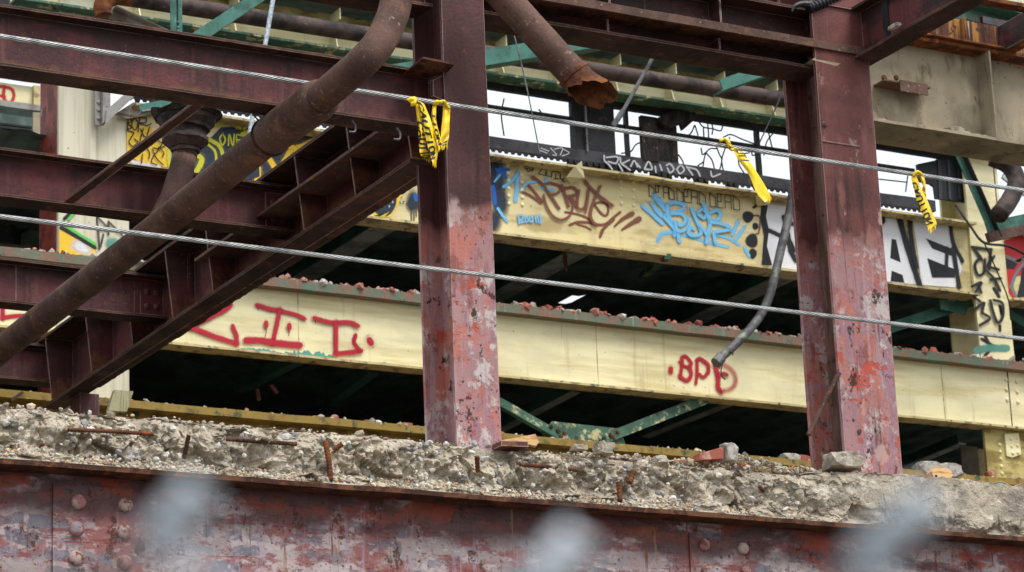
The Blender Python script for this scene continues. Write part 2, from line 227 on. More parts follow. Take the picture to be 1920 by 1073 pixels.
M('rod_grey', lin(120, 120, 122), [dict(c=lin(84, 80, 80), s=9, d=6, lo=.45, hi=.62)], rough=.5, metal=.3)
M('conduit', lin(98, 97, 98), [dict(c=lin(66, 64, 66), s=7, d=7, lo=.45, hi=.6), dict(c=lin(136, 146, 122), s=5, d=7, lo=.58, hi=.68, f=.8)], rough=.6, metal=.2)
M('black_rubber', lin(32, 35, 40), rough=.45, bump=.1)
M('wire_dark', lin(54, 48, 46), rough=.6, metal=.3)
M('tape', lin(246, 208, 16), [dict(c=lin(222, 178, 10), s=12, d=5, lo=.45, hi=.7, f=.6)], rough=.32, bump=.25, bs=60, spec=.5)
tb = MATS['tape'].node_tree; pb = tb.nodes['Principled BSDF']; pb.inputs['Transmission Weight'].default_value = 0
M('tape_ink', lin(40, 38, 22), rough=.4, bump=0)
M('dirt', lin(96, 88, 78), [dict(c=lin(70, 63, 54), s=.8, d=8, lo=.42, hi=.6), dict(c=lin(150, 142, 128), s=4, d=8, lo=.55, hi=.7, f=.6)], rough=.95, bump=.6, bs=20)
def spray(name, c, speck=.25):
    m = bpy.data.materials.new(name); m.use_nodes = True; N = m.node_tree.nodes; L = m.node_tree.links; b = N['Principled BSDF']
    b.inputs['Base Color'].default_value = (*c, 1); b.inputs['Roughness'].default_value = .5; b.inputs['Specular IOR Level'].default_value = .3
    a = N.new('ShaderNodeAttribute'); a.attribute_name = 'cover'
    g = N.new('ShaderNodeNewGeometry'); nz = N.new('ShaderNodeTexNoise'); nz.inputs['Scale'].default_value = 60; nz.inputs['Detail'].default_value = 6; L.new(g.outputs['Position'], nz.inputs['Vector'])
    ma = N.new('ShaderNodeMath'); ma.operation = 'MULTIPLY_ADD'; L.new(nz.outputs['Fac'], ma.inputs[0]); ma.inputs[1].default_value = speck*2; L.new(a.outputs['Fac'], ma.inputs[2])
    mr = N.new('ShaderNodeMapRange'); mr.inputs[1].default_value = speck; mr.inputs[2].default_value = 1+speck*.9; L.new(ma.outputs[0], mr.inputs[0])
    L.new(mr.outputs[0], b.inputs['Alpha']); MATS[name] = m
spray('spray_red', lin(176, 22, 46)); spray('spray_brown', lin(122, 68, 52)); spray('spray_blue', lin(112, 184, 226)); spray('spray_black', lin(28, 28, 32))
spray('spray_navy', lin(36, 46, 62)); spray('spray_white', lin(222, 222, 226)); spray('spray_gold', lin(232, 190, 52)); spray('spray_lime', lin(196, 192, 50))
spray('spray_green', lin(94, 196, 84)); spray('spray_royal', lin(24, 92, 176)); spray('spray_grey', lin(112, 116, 122)); spray('spray_signal', lin(190, 34, 38)); spray('spray_teal', lin(84, 150, 134))
spray('spray_sillwhite', lin(196, 196, 200))

# ------------------------------------------------------------------ mesh helpers
def attach(o, parent):
    if parent is not None:
        o.parent = parent
class MB:
    def __init__(s): s.v = []; s.f = []; s.c = []; s.smooth = False
    def add(s, vs, fs, c=None):
        n = len(s.v); s.v += [Vector(v) for v in vs]; s.f += [[i+n for i in f] for f in fs]
        if c is not None: s.c += list(c)
        return s
    def box(s, x0, x1, y0, y1, z0, z1):
        v = [(x, y, z) for x in (x0, x1) for y in (y0, y1) for z in (z0, z1)]
        return s.add(v, [(0, 1, 3, 2), (4, 6, 7, 5), (0, 4, 5, 1), (2, 3, 7, 6), (0, 2, 6, 4), (1, 5, 7, 3)])
    def plate(s, x0, x1, y0, y1, z0, z1, jit=.002, step=.12, axis=None):
        d = (x1-x0, y1-y0, z1-z0); ax = axis if axis is not None else max(range(3), key=lambda i: d[i])
        n = max(1, int(d[ax]/step)); lo = [x0, y0, z0]; hi = [x1, y1, z1]; o = [i for i in range(3) if i != ax]
        vs = []; fs = []
        for k in range(n+1):
            a = lo[ax]+d[ax]*k/n
            for (p, q) in ((lo[o[0]], lo[o[1]]), (hi[o[0]], lo[o[1]]), (hi[o[0]], hi[o[1]]), (lo[o[0]], hi[o[1]])):
                c = [0, 0, 0]; c[ax] = a; c[o[0]] = p; c[o[1]] = q; v = Vector(c)
                if 0 < k < n and jit: 
                    nv = mn.noise_vector(v*3.1)*jit + mn.noise_vector(v*11)*jit*.5; nv[ax] = 0; v = v+nv
                vs.append(v)
        for k in range(n):
            for j in range(4):
                fs.append((4*k+j, 4*k+(j+1) % 4, 4*k+4+(j+1) % 4, 4*k+4+j))
        fs += [(3, 2, 1, 0), (4*n, 4*n+1, 4*n+2, 4*n+3)]
        return s.add(vs, fs)
    def bar(s, a, b, wdt, hgt, up=(0, 0, 1), off=(0, 0)):
        a = Vector(a); b = Vector(b); t = (b-a).normalized(); x = t.cross(Vector(up)).normalized(); y = x.cross(t)
        if tuple(up) == (0, 1, 0): wdt, hgt = hgt, wdt
        vs = []
        for p in (a, b):
            for (i, j) in ((-1, -1), (1, -1), (1, 1), (-1, 1)): vs.append(p+x*(off[0]+i*wdt/2)+y*(off[1]+j*hgt/2))
        return s.add(vs, [(0, 3, 2, 1), (4, 5, 6, 7), (0, 1, 5, 4), (1, 2, 6, 5), (2, 3, 7, 6), (3, 0, 4, 7)])
    def tube(s, pts, r, n=12, cap=True, noise=0):
        pts = [Vector(p) for p in pts]; rs = r if isinstance(r, (list, tuple)) else [r]*len(pts)
        t0 = (pts[1]-pts[0]).normalized(); up = Vector((0, 0, 1)) if abs(t0.z) < .9 else Vector((1, 0, 0)); x = t0.cross(up).normalized()
        vs = []; fs = []
        for k, p in enumerate(pts):
            t = (pts[min(k+1, len(pts)-1)]-pts[max(k-1, 0)]).normalized(); x = (x-t*x.dot(t)).normalized(); y = t.cross(x)
            for j in range(n):
                a = 2*math.pi*j/n; v = p+(x*math.cos(a)+y*math.sin(a))*rs[k]
                if noise: v = v+mn.noise_vector(v*20)*noise
                vs.append(v)
        for k in range(len(pts)-1):
            for j in range(n): fs.append((k*n+j, k*n+(j+1) % n, (k+1)*n+(j+1) % n, (k+1)*n+j))
        if cap: fs += [tuple(range(n-1, -1, -1)), tuple((len(pts)-1)*n+j for j in range(n))]
        return s.add(vs, fs)
    def prism(s, poly, depth):                     # flat outline given a thickness vector
        poly = [Vector(p) for p in poly]; n = len(poly); d = Vector(depth)
        tr = tessellate_polygon([poly]); nn = Vector((0, 0, 0))
        for i in range(n): nn += poly[i].cross(poly[(i+1) % n])
        fl = nn.dot(d) > 0
        vs = poly+[p+d for p in poly]; fs = []
        for t in tr: fs.append(tuple(t)); fs.append(tuple(i+n for i in reversed(t)))
        for i in range(n): fs.append((i, (i+1) % n, (i+1) % n+n, i+n))
        s.add(vs, fs); s.fix = True
        return s
    def build(s, name, mat, parent=None, smooth=None, at=None):
        o0 = Vector(parent_world(parent)) if parent else (Vector(at) if at else Vector((0, 0, 0)))
        me = bpy.data.meshes.new(name); me.from_pydata([tuple(v-o0) for v in s.v], [], s.f)
        if getattr(s, 'fix', False):
            b = bmesh.new(); b.from_mesh(me); bmesh.ops.recalc_face_normals(b, faces=b.faces); b.to_mesh(me); b.free()
        if s.c:
            if isinstance(s.c[0], (float, int)):
                a = me.attributes.new('cover', 'FLOAT', 'POINT'); a.data.foreach_set('value', s.c)
            else:
                a = me.color_attributes.new('tint', 'FLOAT_COLOR', 'POINT'); a.data.foreach_set('color', [x for c in s.c for x in (*c, 1)])
        me.materials.append(MATS[mat]); me.update()
        if smooth or s.smooth: me.polygons.foreach_set('use_smooth', [True]*len(me.polygons))
        o = bpy.data.objects.new(name, me); C.objects.link(o)
        if parent is not None: o.parent = parent
        else: o.location = o0
        return o
def parent_world(p):
    v = Vector((0, 0, 0))
    while p is not None: v += p.location; p = p.parent
    return v
def tag(o, label, cat, group=None):
    o['label'] = label; o['category'] = cat
    if group: o['group'] = group
    return o
def thing(name, label, cat, loc=(0, 0, 0), group=None):
    o = bpy.data.objects.new(name, None); C.objects.link(o); o.location = loc; o.empty_display_size = .2
    return tag(o, label, cat, group)
def struct(o, kind='structure'): o['kind'] = kind; return o
def spline(pts, n=8):
    P = [Vector(p) for p in pts]; out = []
    if len(P) < 3: return [P[0].lerp(P[1], i/n) for i in range(n+1)]
    Q = [2*P[0]-P[1]]+P+[2*P[-1]-P[-2]]
    for i in range(1, len(Q)-2):
        for k in range(n):
            t = k/n; a, b, c, d = Q[i-1:i+3]
            out.append(.5*((2*b)+(-a+c)*t+(2*a-5*b+4*c-d)*t*t+(-a+3*b-3*c+d)*t**3))
    out.append(P[-1]); return out

# rivet and bolt heads share two meshes
def dome_mesh(name, r, h, mat, n=12):
    b = MB(); vs = []; fs = []
    for k, (rr, hh) in enumerate(((1, 0), (.97, .45), (.75, .82), (.4, .97))):
        for j in range(n): a = 2*math.pi*j/n; vs.append((rr*r*math.cos(a), -hh*h, rr*r*math.sin(a)))
    vs.append((0, -h, 0))
    for k in range(3):
        for j in range(n): fs.append((k*n+j, k*n+(j+1) % n, (k+1)*n+(j+1) % n, (k+1)*n+j))
    for j in range(n): fs.append((3*n+j, 3*n+(j+1) % n, 4*n))
    me = bpy.data.meshes.new(name); me.from_pydata(vs, [], fs); me.materials.append(MATS[mat]); me.polygons.foreach_set('use_smooth', [True]*len(me.polygons)); return me
RIV = {}
def rivet(parent, p, r, mat, rot=0, name='rivet'):
    k = (round(r, 3), mat)
    if k not in RIV: RIV[k] = dome_mesh('rivet_head', r, r*.62, mat)
    o = bpy.data.objects.new(name, RIV[k]); C.objects.link(o); o.parent = parent; o.location = Vector(p)-parent_world(parent); o.rotation_euler = (0, random.random()*6, 0) if not rot else (0, 0, rot)
    return o

# ------------------------------------------------------------------ graffiti: strokes of paint laid on a plane Y = const
class Paint:
    k = 0
    def __init__(s, Y, conv, axis='y'): s.Y = Y; s.cv = conv; s.b = {}
    def pt(s, p, lay):
        x, y = s.cv(p); return PY(x, y, s.Y-.0022-lay*.00025)
    def mb(s, m): b = MB(); s.b.setdefault(m, []).append(b); return b
    def stroke(s, mat, pts, w, soft=.35, a=1.0, wend=None, mist=True):
        if mist and a == 1.0 and w > 15: s.stroke(mat, pts, w*1.7, .97, .30, wend*1.6 if wend else None, False)
        Paint.k += 1; lay = (Paint.k % 60)
        P = spline([(p[0], p[1], 0) for p in pts], 7); n = len(P)
        rows = []
        def row(c, t, wd, al):
            nr = Vector((-t.y, t.x, 0))
            for q, aa in ((-1, 0), (-(1-soft), 1), (1-soft, 1), (1, 0)): rows.append((c+nr*(q*wd), aa*al))
        wd = lambda k: .5*(w+(wend-w)*k/(n-1) if wend else w)*(1+.14*mn.noise(P[k]*.02+Vector((w, 0, 0))))
        tan = lambda k: (P[min(k+1, n-1)]-P[max(k-1, 0)]).normalized()
        for e in (1.0, .85, .55): row(P[0]-tan(0)*e*wd(0), tan(0), wd(0)*math.sqrt(max(0.02, 1-e*e)), 0 if e == 1 else a)
        for k in range(n): row(P[k], tan(k), wd(k), a)
        for e in (.55, .85, 1.0): row(P[-1]+tan(n-1)*e*wd(n-1), tan(n-1), wd(n-1)*math.sqrt(max(0.02, 1-e*e)), 0 if e == 1 else a)
        m = s.mb(mat); nr = len(rows)//4
        m.add([s.pt(r[0], lay) for r in rows], [(4*i+j, 4*i+j+1, 4*i+5+j, 4*i+4+j) for i in range(nr-1) for j in range(3)], [float(r[1]) for r in rows])
    def fill(s, mat, poly, a=1.0, smooth=False):
        Paint.k += 1; lay = (Paint.k % 60)
        P = [Vector((p[0], p[1], 0)) for p in poly]
        if smooth: P = spline(P+[P[0]], 6)[:-1]
        s.mb(mat).add([s.pt(p, lay) for p in P], [tuple(t) for t in tessellate_polygon([P])], [float(a)]*len(P))
    def blob(s, mat, c, rx, ry, soft=.25, a=1.0, rot=0):
        Paint.k += 1; lay = (Paint.k % 60); n = 20; vs = [(c[0], c[1])]; cs = [a]
        for q, aa in ((1-soft, a), (1, 0)):
            for j in range(n):
                t = 2*math.pi*j/n; wob = 1+.06*math.sin(3*t+c[0]); x = rx*q*math.cos(t)*wob; y = ry*q*math.sin(t)*wob
                vs.append((c[0]+x*math.cos(rot)-y*math.sin(rot), c[1]+x*math.sin(rot)+y*math.cos(rot))); cs.append(aa)
        fs = [(0, 1+j, 1+(j+1) % n) for j in range(n)]+[(1+j, 1+n+j, 1+n+(j+1) % n, 1+(j+1) % n) for j in range(n)]
        s.mb(mat).add([s.pt(v, lay) for v in vs], fs, [float(x) for x in cs])
    def done(s, parent, label, name='graffiti'):
        for m, bs in s.b.items():
            if len(bs) > 7:                          # one hand's tag in one colour
                a = MB()
                for b in bs: a.add(b.v, b.f, b.c)
                bs = [a]
            for b in bs:
                o = b.build(name, m, parent); o['label'] = label
def G(ox, oy, sc): return lambda p: (ox+p[0]/sc, oy+p[1]/sc)

# ------------------------------------------------------------------ members
def ibeam_x(name, label, x0, x1, yc, zt, zb, bf, tf, tw, mat, group=None, fm='flange_brown', em=None, cat='beam', jit=.003):
    t = thing(name, label, cat, (x0, yc, zb), group)
    MB().plate(x0, x1, yc-bf/2, yc+bf/2, zt-tf, zt, jit, axis=0).build('top_flange', em or fm or mat, t)
    MB().plate(x0, x1, yc-tw/2, yc+tw/2, zb+tf, zt-tf, jit*.4, axis=0).build('web', mat, t)
    MB().plate(x0, x1, yc-bf/2, yc+bf/2, zb, zb+tf, jit, axis=0).build('bottom_flange', fm or mat, t)
    return t
def column_i(name, label, x0, x1, y0, y1, z0, z1, tf, tw, mat, group=None, wx=None, wm=None):
    t = thing(name, label, 'column', ((x0+x1)/2, (y0+y1)/2, z0), group); xc = (x0+x1)/2
    MB().plate(x0, x1, y0, y0+tf, z0, z1, .002, axis=2).build('front_flange', mat, t)
    MB().plate(x0, x1, y1-tf, y1, z0, z1, .002, axis=2).build('rear_flange', mat, t)
    xc = wx or xc; MB().plate(xc-tw/2, xc+tw/2, y0+tf, y1-tf, z0, z1, .001, axis=2).build('web', wm or mat, t)
    return t
# ================================================================== THE SETTING
gm = MB(); NG = 40
gm.add([(-400+800*i/NG, -300+900*j/NG, .05*mn.noise(Vector((i*.7, j*.7, 0)))-.05) for j in range(NG+1) for i in range(NG+1)],
       [(j*(NG+1)+i, j*(NG+1)+i+1, (j+1)*(NG+1)+i+1, (j+1)*(NG+1)+i) for j in range(NG) for i in range(NG)])
struct(gm.build('ground', 'dirt'))

# ================================================================== FRONT: riveted girder, slab, columns
YG = 12.8; ZF = 4.765
g = thing('plate_girder', 'long riveted plate girder with peeling pink and mauve paint under the broken concrete slab', 'girder', (7, 13.1, 3.4))
MB().plate(1.5, 14.5, YG, YG+.6, ZF-.026, ZF, .004, .08, 0).build('top_flange', 'rust', g)
MB().plate(1.5, 14.5, YG+.15, YG+.17, 3.43, ZF-.026, .003, .1, 0).build('web', 'girder_paint', g)
MB().plate(1.5, 14.5, YG, YG+.6, 3.4, 3.43, .003, .1, 0).build('bottom_flange', 'rust', g)
yw = YG+.15
pa, pb_ = PY(98, 960, yw), PY(270, 960, yw)
sp = MB().plate(pa.x, pb_.x, yw-.014, yw, 3.6, ZF-.075, .002, .1, 2).build('splice_plate', 'girder_paint', g)
for (x, y) in ((147, 942), (235, 947), (143, 992), (233, 998), (142, 1047), (233, 1055)):
    rivet(sp, PY(x, y, yw-.014), .039, 'rivet_paint')
for k in range(3):
    for x in (142, 233): rivet(sp, PY(x, 1102+k*52, yw-.014), .039, 'rivet_paint')
pc, pd = PY(1292, 1030, yw), PY(1428, 1030, yw)
sp2 = MB().plate(pc.x, pd.x, yw-.010, yw, 3.6, ZF-.1, .002, .1, 2).build('splice_plate', 'girder_paint', g)
for (x, y) in ((1320, 1022), (1393, 1029), (1325, 1068), (1397, 1073), (1327, 1116), (1399, 1122)):
    rivet(sp2, PY(x, y, yw-.010), .036, 'rivet_paint')

# --- broken slab on the girder
X0, X1, NX, NT = 3.6, 12.2, 1900, 88
prof = [(.012, 0.0), (.03, .030), (.085, .060), (.11, .10), (.10, .17), (.12, .245), (.15, .292), (.24, .322), (.55, .33), (1.0, .33)]
def prof_at(t):
    cum = [0]
    for i in range(1, len(prof)): cum.append(cum[-1]+math.dist(prof[i], prof[i-1]) if prof[i][0] < .5 else cum[-1]+.12)
    s_ = t*cum[-1]
    for i in range(1, len(prof)):
        if s_ <= cum[i]+1e-9:
            k = (s_-cum[i-1])/(cum[i]-cum[i-1]); return (prof[i-1][0]+(prof[i][0]-prof[i-1][0])*k, prof[i-1][1]+(prof[i][1]-prof[i-1][1])*k)
    return prof[-1]
PT = [prof_at(j/NT) for j in range(NT+1)]
sv = []
for i in range(NX+1):
    x = X0+(X1-X0)*i/NX
    cast = min(1, max(0, (x-9.05)/.5))             # the right end keeps its cast face
    big = mn.noise(Vector((x*1.3, 3, 1)))
    for j, (py, pz) in enumerate(PT):
        y, z = py, pz
        h = min(1, pz/.33)
        if cast > 0:
            yc_ = .015+.012*h+(.03 if pz < .07 else 0)*(1-min(1, pz/.07)); y = y*(1-cast)+(yc_ if pz < .32 else py)*cast
        v = Vector((x*1.0, y+12, z))
        topm = 1 if pz < .315 else .45
        rough = (1-cast)+cast*max(.12, 1-h*2.6)
        n1 = mn.fractal(v*4.2, 1.0, 2.0, 3); n2 = mn.fractal(v*15, .9, 2.1, 4)
        vd = mn.voronoi(v*19)[0]; peb = max(0, .42-vd[0]); crk = min(1, (vd[1]-vd[0])*3)
        vd2 = mn.voronoi(v*7.5+Vector((5, 2, 9)))[0]; chunk = (vd2[1]-vd2[0])
        fr = 0
        for sc_, am in ((4.5, .60), (11., .55), (26., .5)):
            vq = v*sc_+Vector((sc_, 0, 0)); vv = mn.voronoi(vq)[1][0]; rn = mn.cell_vector(Vector((round(vv.x*97), round(vv.y*97), round(vv.z*97))))-Vector((.5, .5, .5))
            fr += am*((vq-vv).dot(rn)+.35*rn.z)/sc_
        d = rough*(fr*1.15+n1*.05+n2*.024-peb*.05*(1 if n1 > -.3 else .3)+(.03-chunk*.05)+(1-crk)*.006)
        edge0 = 0 if j == 0 else (min(1, j/7))
        yy = YG+max(.004, y+d*edge0*topm) if pz < .322 else YG+y
        zz = ZF+z+(n2*.014+n1*.012)*edge0*(1 if pz > .02 else .3)+(.022*big*h)
        if pz >= .322: zz += .012*mn.noise(Vector((x*9, y*9, 4)))
        sv.append((x, yy, max(ZF+.002, zz)))
sm = MB(); sm.add(sv, [(i*(NT+1)+j, (i+1)*(NT+1)+j, (i+1)*(NT+1)+j+1, i*(NT+1)+j+1) for i in range(NX) for j in range(NT)])
slab = thing('concrete_slab', 'broken concrete floor slab with exposed aggregate and rebar on top of the rusty girder', 'slab', (7, 13, ZF))
sm.build('broken_concrete', 'concrete', slab)
MB().plate(X0, X1, YG+.2, YG+1.6, ZF+.004, ZF+.30, .004, .2, 0).build('slab_core', 'concrete', slab)
SURF = lambda x, y, Y: PY(x, y, Y)
def rebar(pts, r, name='rebar', mat='rust', ribs=True):
    P = spline(pts, 8); b = MB(); m = []; L_ = sum((P[i+1]-P[i]).length for i in range(len(P)-1)); n = max(6, int(L_/.006))
    Q = []
    for k in range(n+1):
        s_ = L_*k/n; a = 0
        for i in range(len(P)-1):
            l = (P[i+1]-P[i]).length
            if a+l >= s_-1e-9: Q.append(P[i].lerp(P[i+1], (s_-a)/max(l, 1e-9))); break
            a += l
    Q.append(P[-1])
    b.tube(Q, [r*(1.0 if (k % 3) or not ribs else 1.22) for k in range(len(Q))], 9); return b
for pts, r in (([PY(128, 806, 12.87), PY(205, 809, 12.86), PY(287, 814, 12.87)], .010), ([PY(425, 824, 12.88), PY(500, 829, 12.87), PY(556, 833, 12.88)], .010),
               ([PY(975, 871, 12.86), PY(1030, 876, 12.85), PY(1082, 881, 12.86)], .011),
               ([PY(610, 828, 12.85), PY(616, 860, 12.83), PY(620, 902, 12.825)], .014), ([PY(625, 845, 12.86), PY(642, 832, 12.83)], .013),
               ([PY(354, 816, 12.86), PY(345, 860, 12.9)], .011), ([PY(894, 856, 12.86), PY(896, 885, 12.9)], .012),
               ([PY(1160, 905, 12.84), PY(1163, 940, 12.83)], .014), ([PY(1188, 884, 12.86), PY(1180, 905, 12.85)], .015), ([PY(80, 832, 12.88), PY(78, 848, 12.9)], .012),
               ([PY(1424, 912, 12.85), PY(1432, 922, 12.86)], .010)):
    rebar(pts, r).build('rebar', 'rust_orange' if r > .0115 else 'rust', slab, smooth=True)

# loose gravel on the ledge and the top: far too many to count
def pebble_cloud(n, place, rmin, rmax, pw=3, pal=None):
    b = MB(); ico = bmesh.new(); bmesh.ops.create_icosphere(ico, subdivisions=1, radius=1); iv = [v.co.copy() for v in ico.verts]; ifc = [[v.index for v in f.verts] for f in ico.faces]; ico.free()
    pal = pal or [lin(190, 178, 158), lin(208, 198, 182), lin(170, 158, 142), lin(198, 184, 160), lin(158, 154, 148), lin(214, 188, 146), lin(180, 166, 144), lin(176, 168, 154), lin(150, 138, 122), lin(222, 214, 200), lin(186, 174, 156), lin(196, 186, 168), lin(184, 130, 100)]
    for k in range(n):
        p = place(); r = rmin+(rmax-rmin)*random.random()**pw
        q = Matrix.Rotation(random.random()*6, 3, Vector((random.random()-.5, random.random()-.5, random.random()))); sc = Vector((random.uniform(.8, 1.4), random.uniform(.7, 1.1), random.uniform(.5, .9)))
        c = random.choice(pal); f = random.uniform(.75, 1.1); c = tuple(x*f for x in c)
        vs = [p+q @ Vector((v.x*sc.x, v.y*sc.y, v.z*sc.z))*r*random.uniform(.6, 1.15) for v in iv]
        b.add(vs, ifc, [c]*len(vs))
    return b
def heap(x):                                        # height of the rubble heaped on the slab top
    return .02+.085*max(0, 1-abs(x-8.85)/.55)+.055*max(0, 1-abs(x-9.55)/.5)+.025*max(0, 1-abs(x-8.1)/.4)+.02*max(0, 1-abs(x-10.3)/.5)+.012*mn.noise(Vector((x*4, 0, 0)))
def top_pt():
    x = random.choice((random.uniform(2.7, 12.3), random.uniform(7.3, 11.5), random.uniform(8.1, 10.6))); y = random.uniform(.2, .62); return Vector((x, YG+y, ZF+.312+heap(x)*min(1, y/.26)*random.random()**.6))
def ledge_pt():
    x = random.uniform(2.7, 9.2); t = random.random()**1.5; return Vector((x, YG+.02+.09*t, ZF+.012+.06*t+.03*max(0, mn.noise(Vector((x*3, 0, 5))))))
def face_pt():
    x = random.uniform(2.7, 9.3); t = random.random(); return Vector((x, YG+.09+.03*t+.04*mn.fractal(Vector((x*4.2, 12.1, t*.3)), 1, 2, 3), ZF+.05+.25*t))
struct(pebble_cloud(6500, top_pt, .005, .028, 3.5).build('gravel', 'gravel'), 'stuff')['label'] = 'loose gravel and rubble heaped along the slab top'
struct(pebble_cloud(5200, ledge_pt, .004, .017, 4).build('gravel', 'gravel'), 'stuff')['label'] = 'fine gravel lying on the girder ledge'
stones = pebble_cloud(520, face_pt, .008, .028, 1.8, [lin(150, 152, 154), lin(206, 202, 196), lin(176, 172, 166), lin(132, 130, 128), lin(190, 182, 168), lin(222, 216, 206)]).build('aggregate', 'gravel', slab); stones['kind'] = 'stuff'

# chunks lying on the slab
def rock(name, label, cat, c, r, mat, sc=(1, 1, 1), seed=0, group=None, amp=.25, sub=3, rotz=0):
    b = bmesh.new(); bmesh.ops.create_icosphere(b, subdivisions=sub, radius=1)
    R_ = Matrix.Rotation(rotz, 3, 'Z')
    for v in b.verts:
        d = v.co.normalized(); f = 1+amp*mn.fractal(d*1.6+Vector((seed*7.3, seed, 0)), 1, 2, 4)
        q = Vector((max(-.72, min(.72, d.x*f)), max(-.72, min(.72, d.y*f)), max(-.66, min(.66, d.z*f))))
        v.co = R_ @ Vector((q.x*sc[0], q.y*sc[1], q.z*sc[2]))*r
    me = bpy.data.meshes.new(name); b.to_mesh(me); b.free(); me.materials.append(MATS[mat]); o = bpy.data.objects.new(name, me); C.objects.link(o); o.location = c
    return tag(o, label, cat, group)
rock('concrete_lump', 'big grey concrete lump lying at the foot of the right red column', 'rubble', PY(1580, 866, 12.92), .105, 'concrete_chunk', (1.3, 1, .66), 1, amp=.4)
rock('concrete_lump', 'flat grey stone leaning below the right edge of the right column', 'rubble', PY(1688, 896, 12.86), .05, 'concrete_chunk', (1.3, .8, .5), 2, amp=.4)
rock('concrete_lump', 'pale concrete lump on the slab left of the brick fragment', 'rubble', PY(1132, 842, 12.95), .058, 'concrete_chunk', (1.2, 1, .8), 3, amp=.45)
rock('concrete_lump', 'small grey stone in the gravel just left of the brick fragment', 'rubble', PY(1238, 862, 12.88), .042, 'concrete_chunk', (1.2, 1, .7), 4, amp=.45)
rock('concrete_lump', 'whitish concrete crumb behind the pale lump near the board', 'rubble', PY(1085, 840, 12.95), .04, 'concrete_chunk', (1.5, 1, .6), 5, amp=.45)
bf = thing('brick_fragment', 'broken pink brick with mortar stuck to its right end, standing on the slab', 'brick', PY(1345, 865, 13.0))
MB().prism([PY(1311, 862, 12.96), PY(1312, 850, 12.96), PY(1356, 838, 12.96), PY(1357, 860, 12.96)], (0, .11, 0)).build('brick_body', 'brick', bf)
mo = rock('mortar_lump', '', '', (0, 0, 0), .075, 'mortar', (.75, .85, 1.0), 6); mo.parent = bf; mo.location = PY(1366, 849, 13.0)-bf.location
del mo['label']; del mo['category']
wb = thing('wooden_block', 'small pale wooden block with a drilled hole, on the slab right of the columns', 'block', PY(1766, 896, 12.95))
MB().prism([PY(1747, 884, 12.93), PY(1757, 874, 12.93), PY(1781, 880, 12.93), PY(1788, 890, 12.93), PY(1783, 896, 12.93), PY(1752, 898, 12.93)], (.02, .09, 0)).build('block_body', 'fresh_wood', wb)
MB().tube([PY(1755, 893, 12.926), PY(1755, 893, 12.94)], .009, 10).build('hole', 'black_rubber', wb)
bd = thing('fallen_board', 'tan board lying on a reddish slab edge at the foot of the middle column', 'board', PY(980, 830, 12.95))
MB().prism([PY(938, 826, 12.92), PY(1004, 814, 12.92), PY(1011, 828, 12.92), PY(1005, 836, 12.92), PY(985, 832, 12.92)], (.05, .10, .015)).build('board_plank', 'fresh_wood', bd)
MB().prism([PY(940, 826, 12.9), PY(990, 828, 12.9), PY(991, 838, 12.9), PY(940, 836, 12.9)], (.0, .12, 0)).build('board_underlay', 'maroon', bd)
tag(MB().prism([PY(1786, 904, 12.9), PY(1806, 896, 12.9), PY(1810, 903, 12.9), PY(1805, 908, 12.9)], (.01, .06, .0)).build('wood_chip', 'fresh_wood', at=PY(1797, 905, 12.9)), 'pale triangular wood chip right of the wooden block', 'wood chip')

# --- red columns
c1 = column_i('steel_column', 'red steel column with peeling salmon and white lower half, middle of the picture', 6.979, 7.251, 13.0, 13.365, 4.9, 9.2, .022, .018, 'column_red')
c2 = column_i('steel_column', 'wide pink and red weathered steel column right of the middle one', 9.526, 9.927, 13.0, 13.35, 4.9, 9.2, .024, .025, 'column_red_worn', wx=9.695, wm='column_web')
MB().plate(9.60, 9.927, 12.985, 13.0, 8.03, 9.0, .002).build('cover_plate', 'column_red_worn', c2)
# horizontal seam and bolt on the right column
MB().box(9.53, 9.80, 12.994, 13.0, 7.14, 7.147).build('seam', 'column_red_worn', c2)
rivet(c2, PY(1545, 233, 13.0), .018, 'maroon', name='bolt')
# bracket plate on the middle column
br = thing('bracket_plate', 'rusty horizontal bracket plate sticking out of the middle column above the upper cable', 'bracket', PY(800, 125, 13.0))
zb = PY(800, 122, 12.95).z
q = [PZ(742, 153, zb), PZ(793, 110, zb), PZ(852, 122, zb), PZ(835, 140, zb)]
MB().prism(q, (0, 0, .012)).build('plate', 'rust', br)
MB().prism([PY(812, 150, 13.02), PY(836, 140, 13.02), PY(836, 190, 13.02), PY(812, 180, 13.02)], (0, .03, 0)).build('gusset', 'maroon', br)

# --- front beams
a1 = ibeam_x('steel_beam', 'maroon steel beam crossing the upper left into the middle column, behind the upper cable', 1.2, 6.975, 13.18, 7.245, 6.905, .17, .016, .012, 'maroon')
x_ = PY(560, 170, 13.17).x
def shelf_bar(name, par, x0, x1, y0, y1, z0, z1, mat): return MB().plate(x0, x1, y0, y1, z0, z1, .003, .06, 0).build(name, mat, par)
for (px, py) in ((660, 232), (744, 246)):                                  # small hooks under the beam
    p = PY(px, py, 13.12); MB().tube(spline([p+Vector((0, 0, .02)), p+Vector((.02, 0, -.01)), p+Vector((.015, 0, -.045)), p+Vector((-.02, 0, -.05))], 5), .006, 6).build('hook', 'rod_grey', a1)
zt2, zm2, zl2 = 8.02, 7.79, 7.635
a2 = thing('steel_beam', 'maroon beam with shelf angle and stiffeners between the two red columns at the top', 'beam', (8.4, 13.2, zl2))
MB().plate(7.251, 9.93, 13.05, 13.33, zt2-.018, zt2, .003, .1, 0).build('top_flange', 'flange_brown', a2)
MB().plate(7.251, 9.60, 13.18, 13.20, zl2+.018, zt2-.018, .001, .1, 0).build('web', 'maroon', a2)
MB().plate(7.251, 9.64, 13.07, 13.31, zl2, zl2+.018, .003, .1, 0).build('bottom_flange', 'flange_brown', a2)
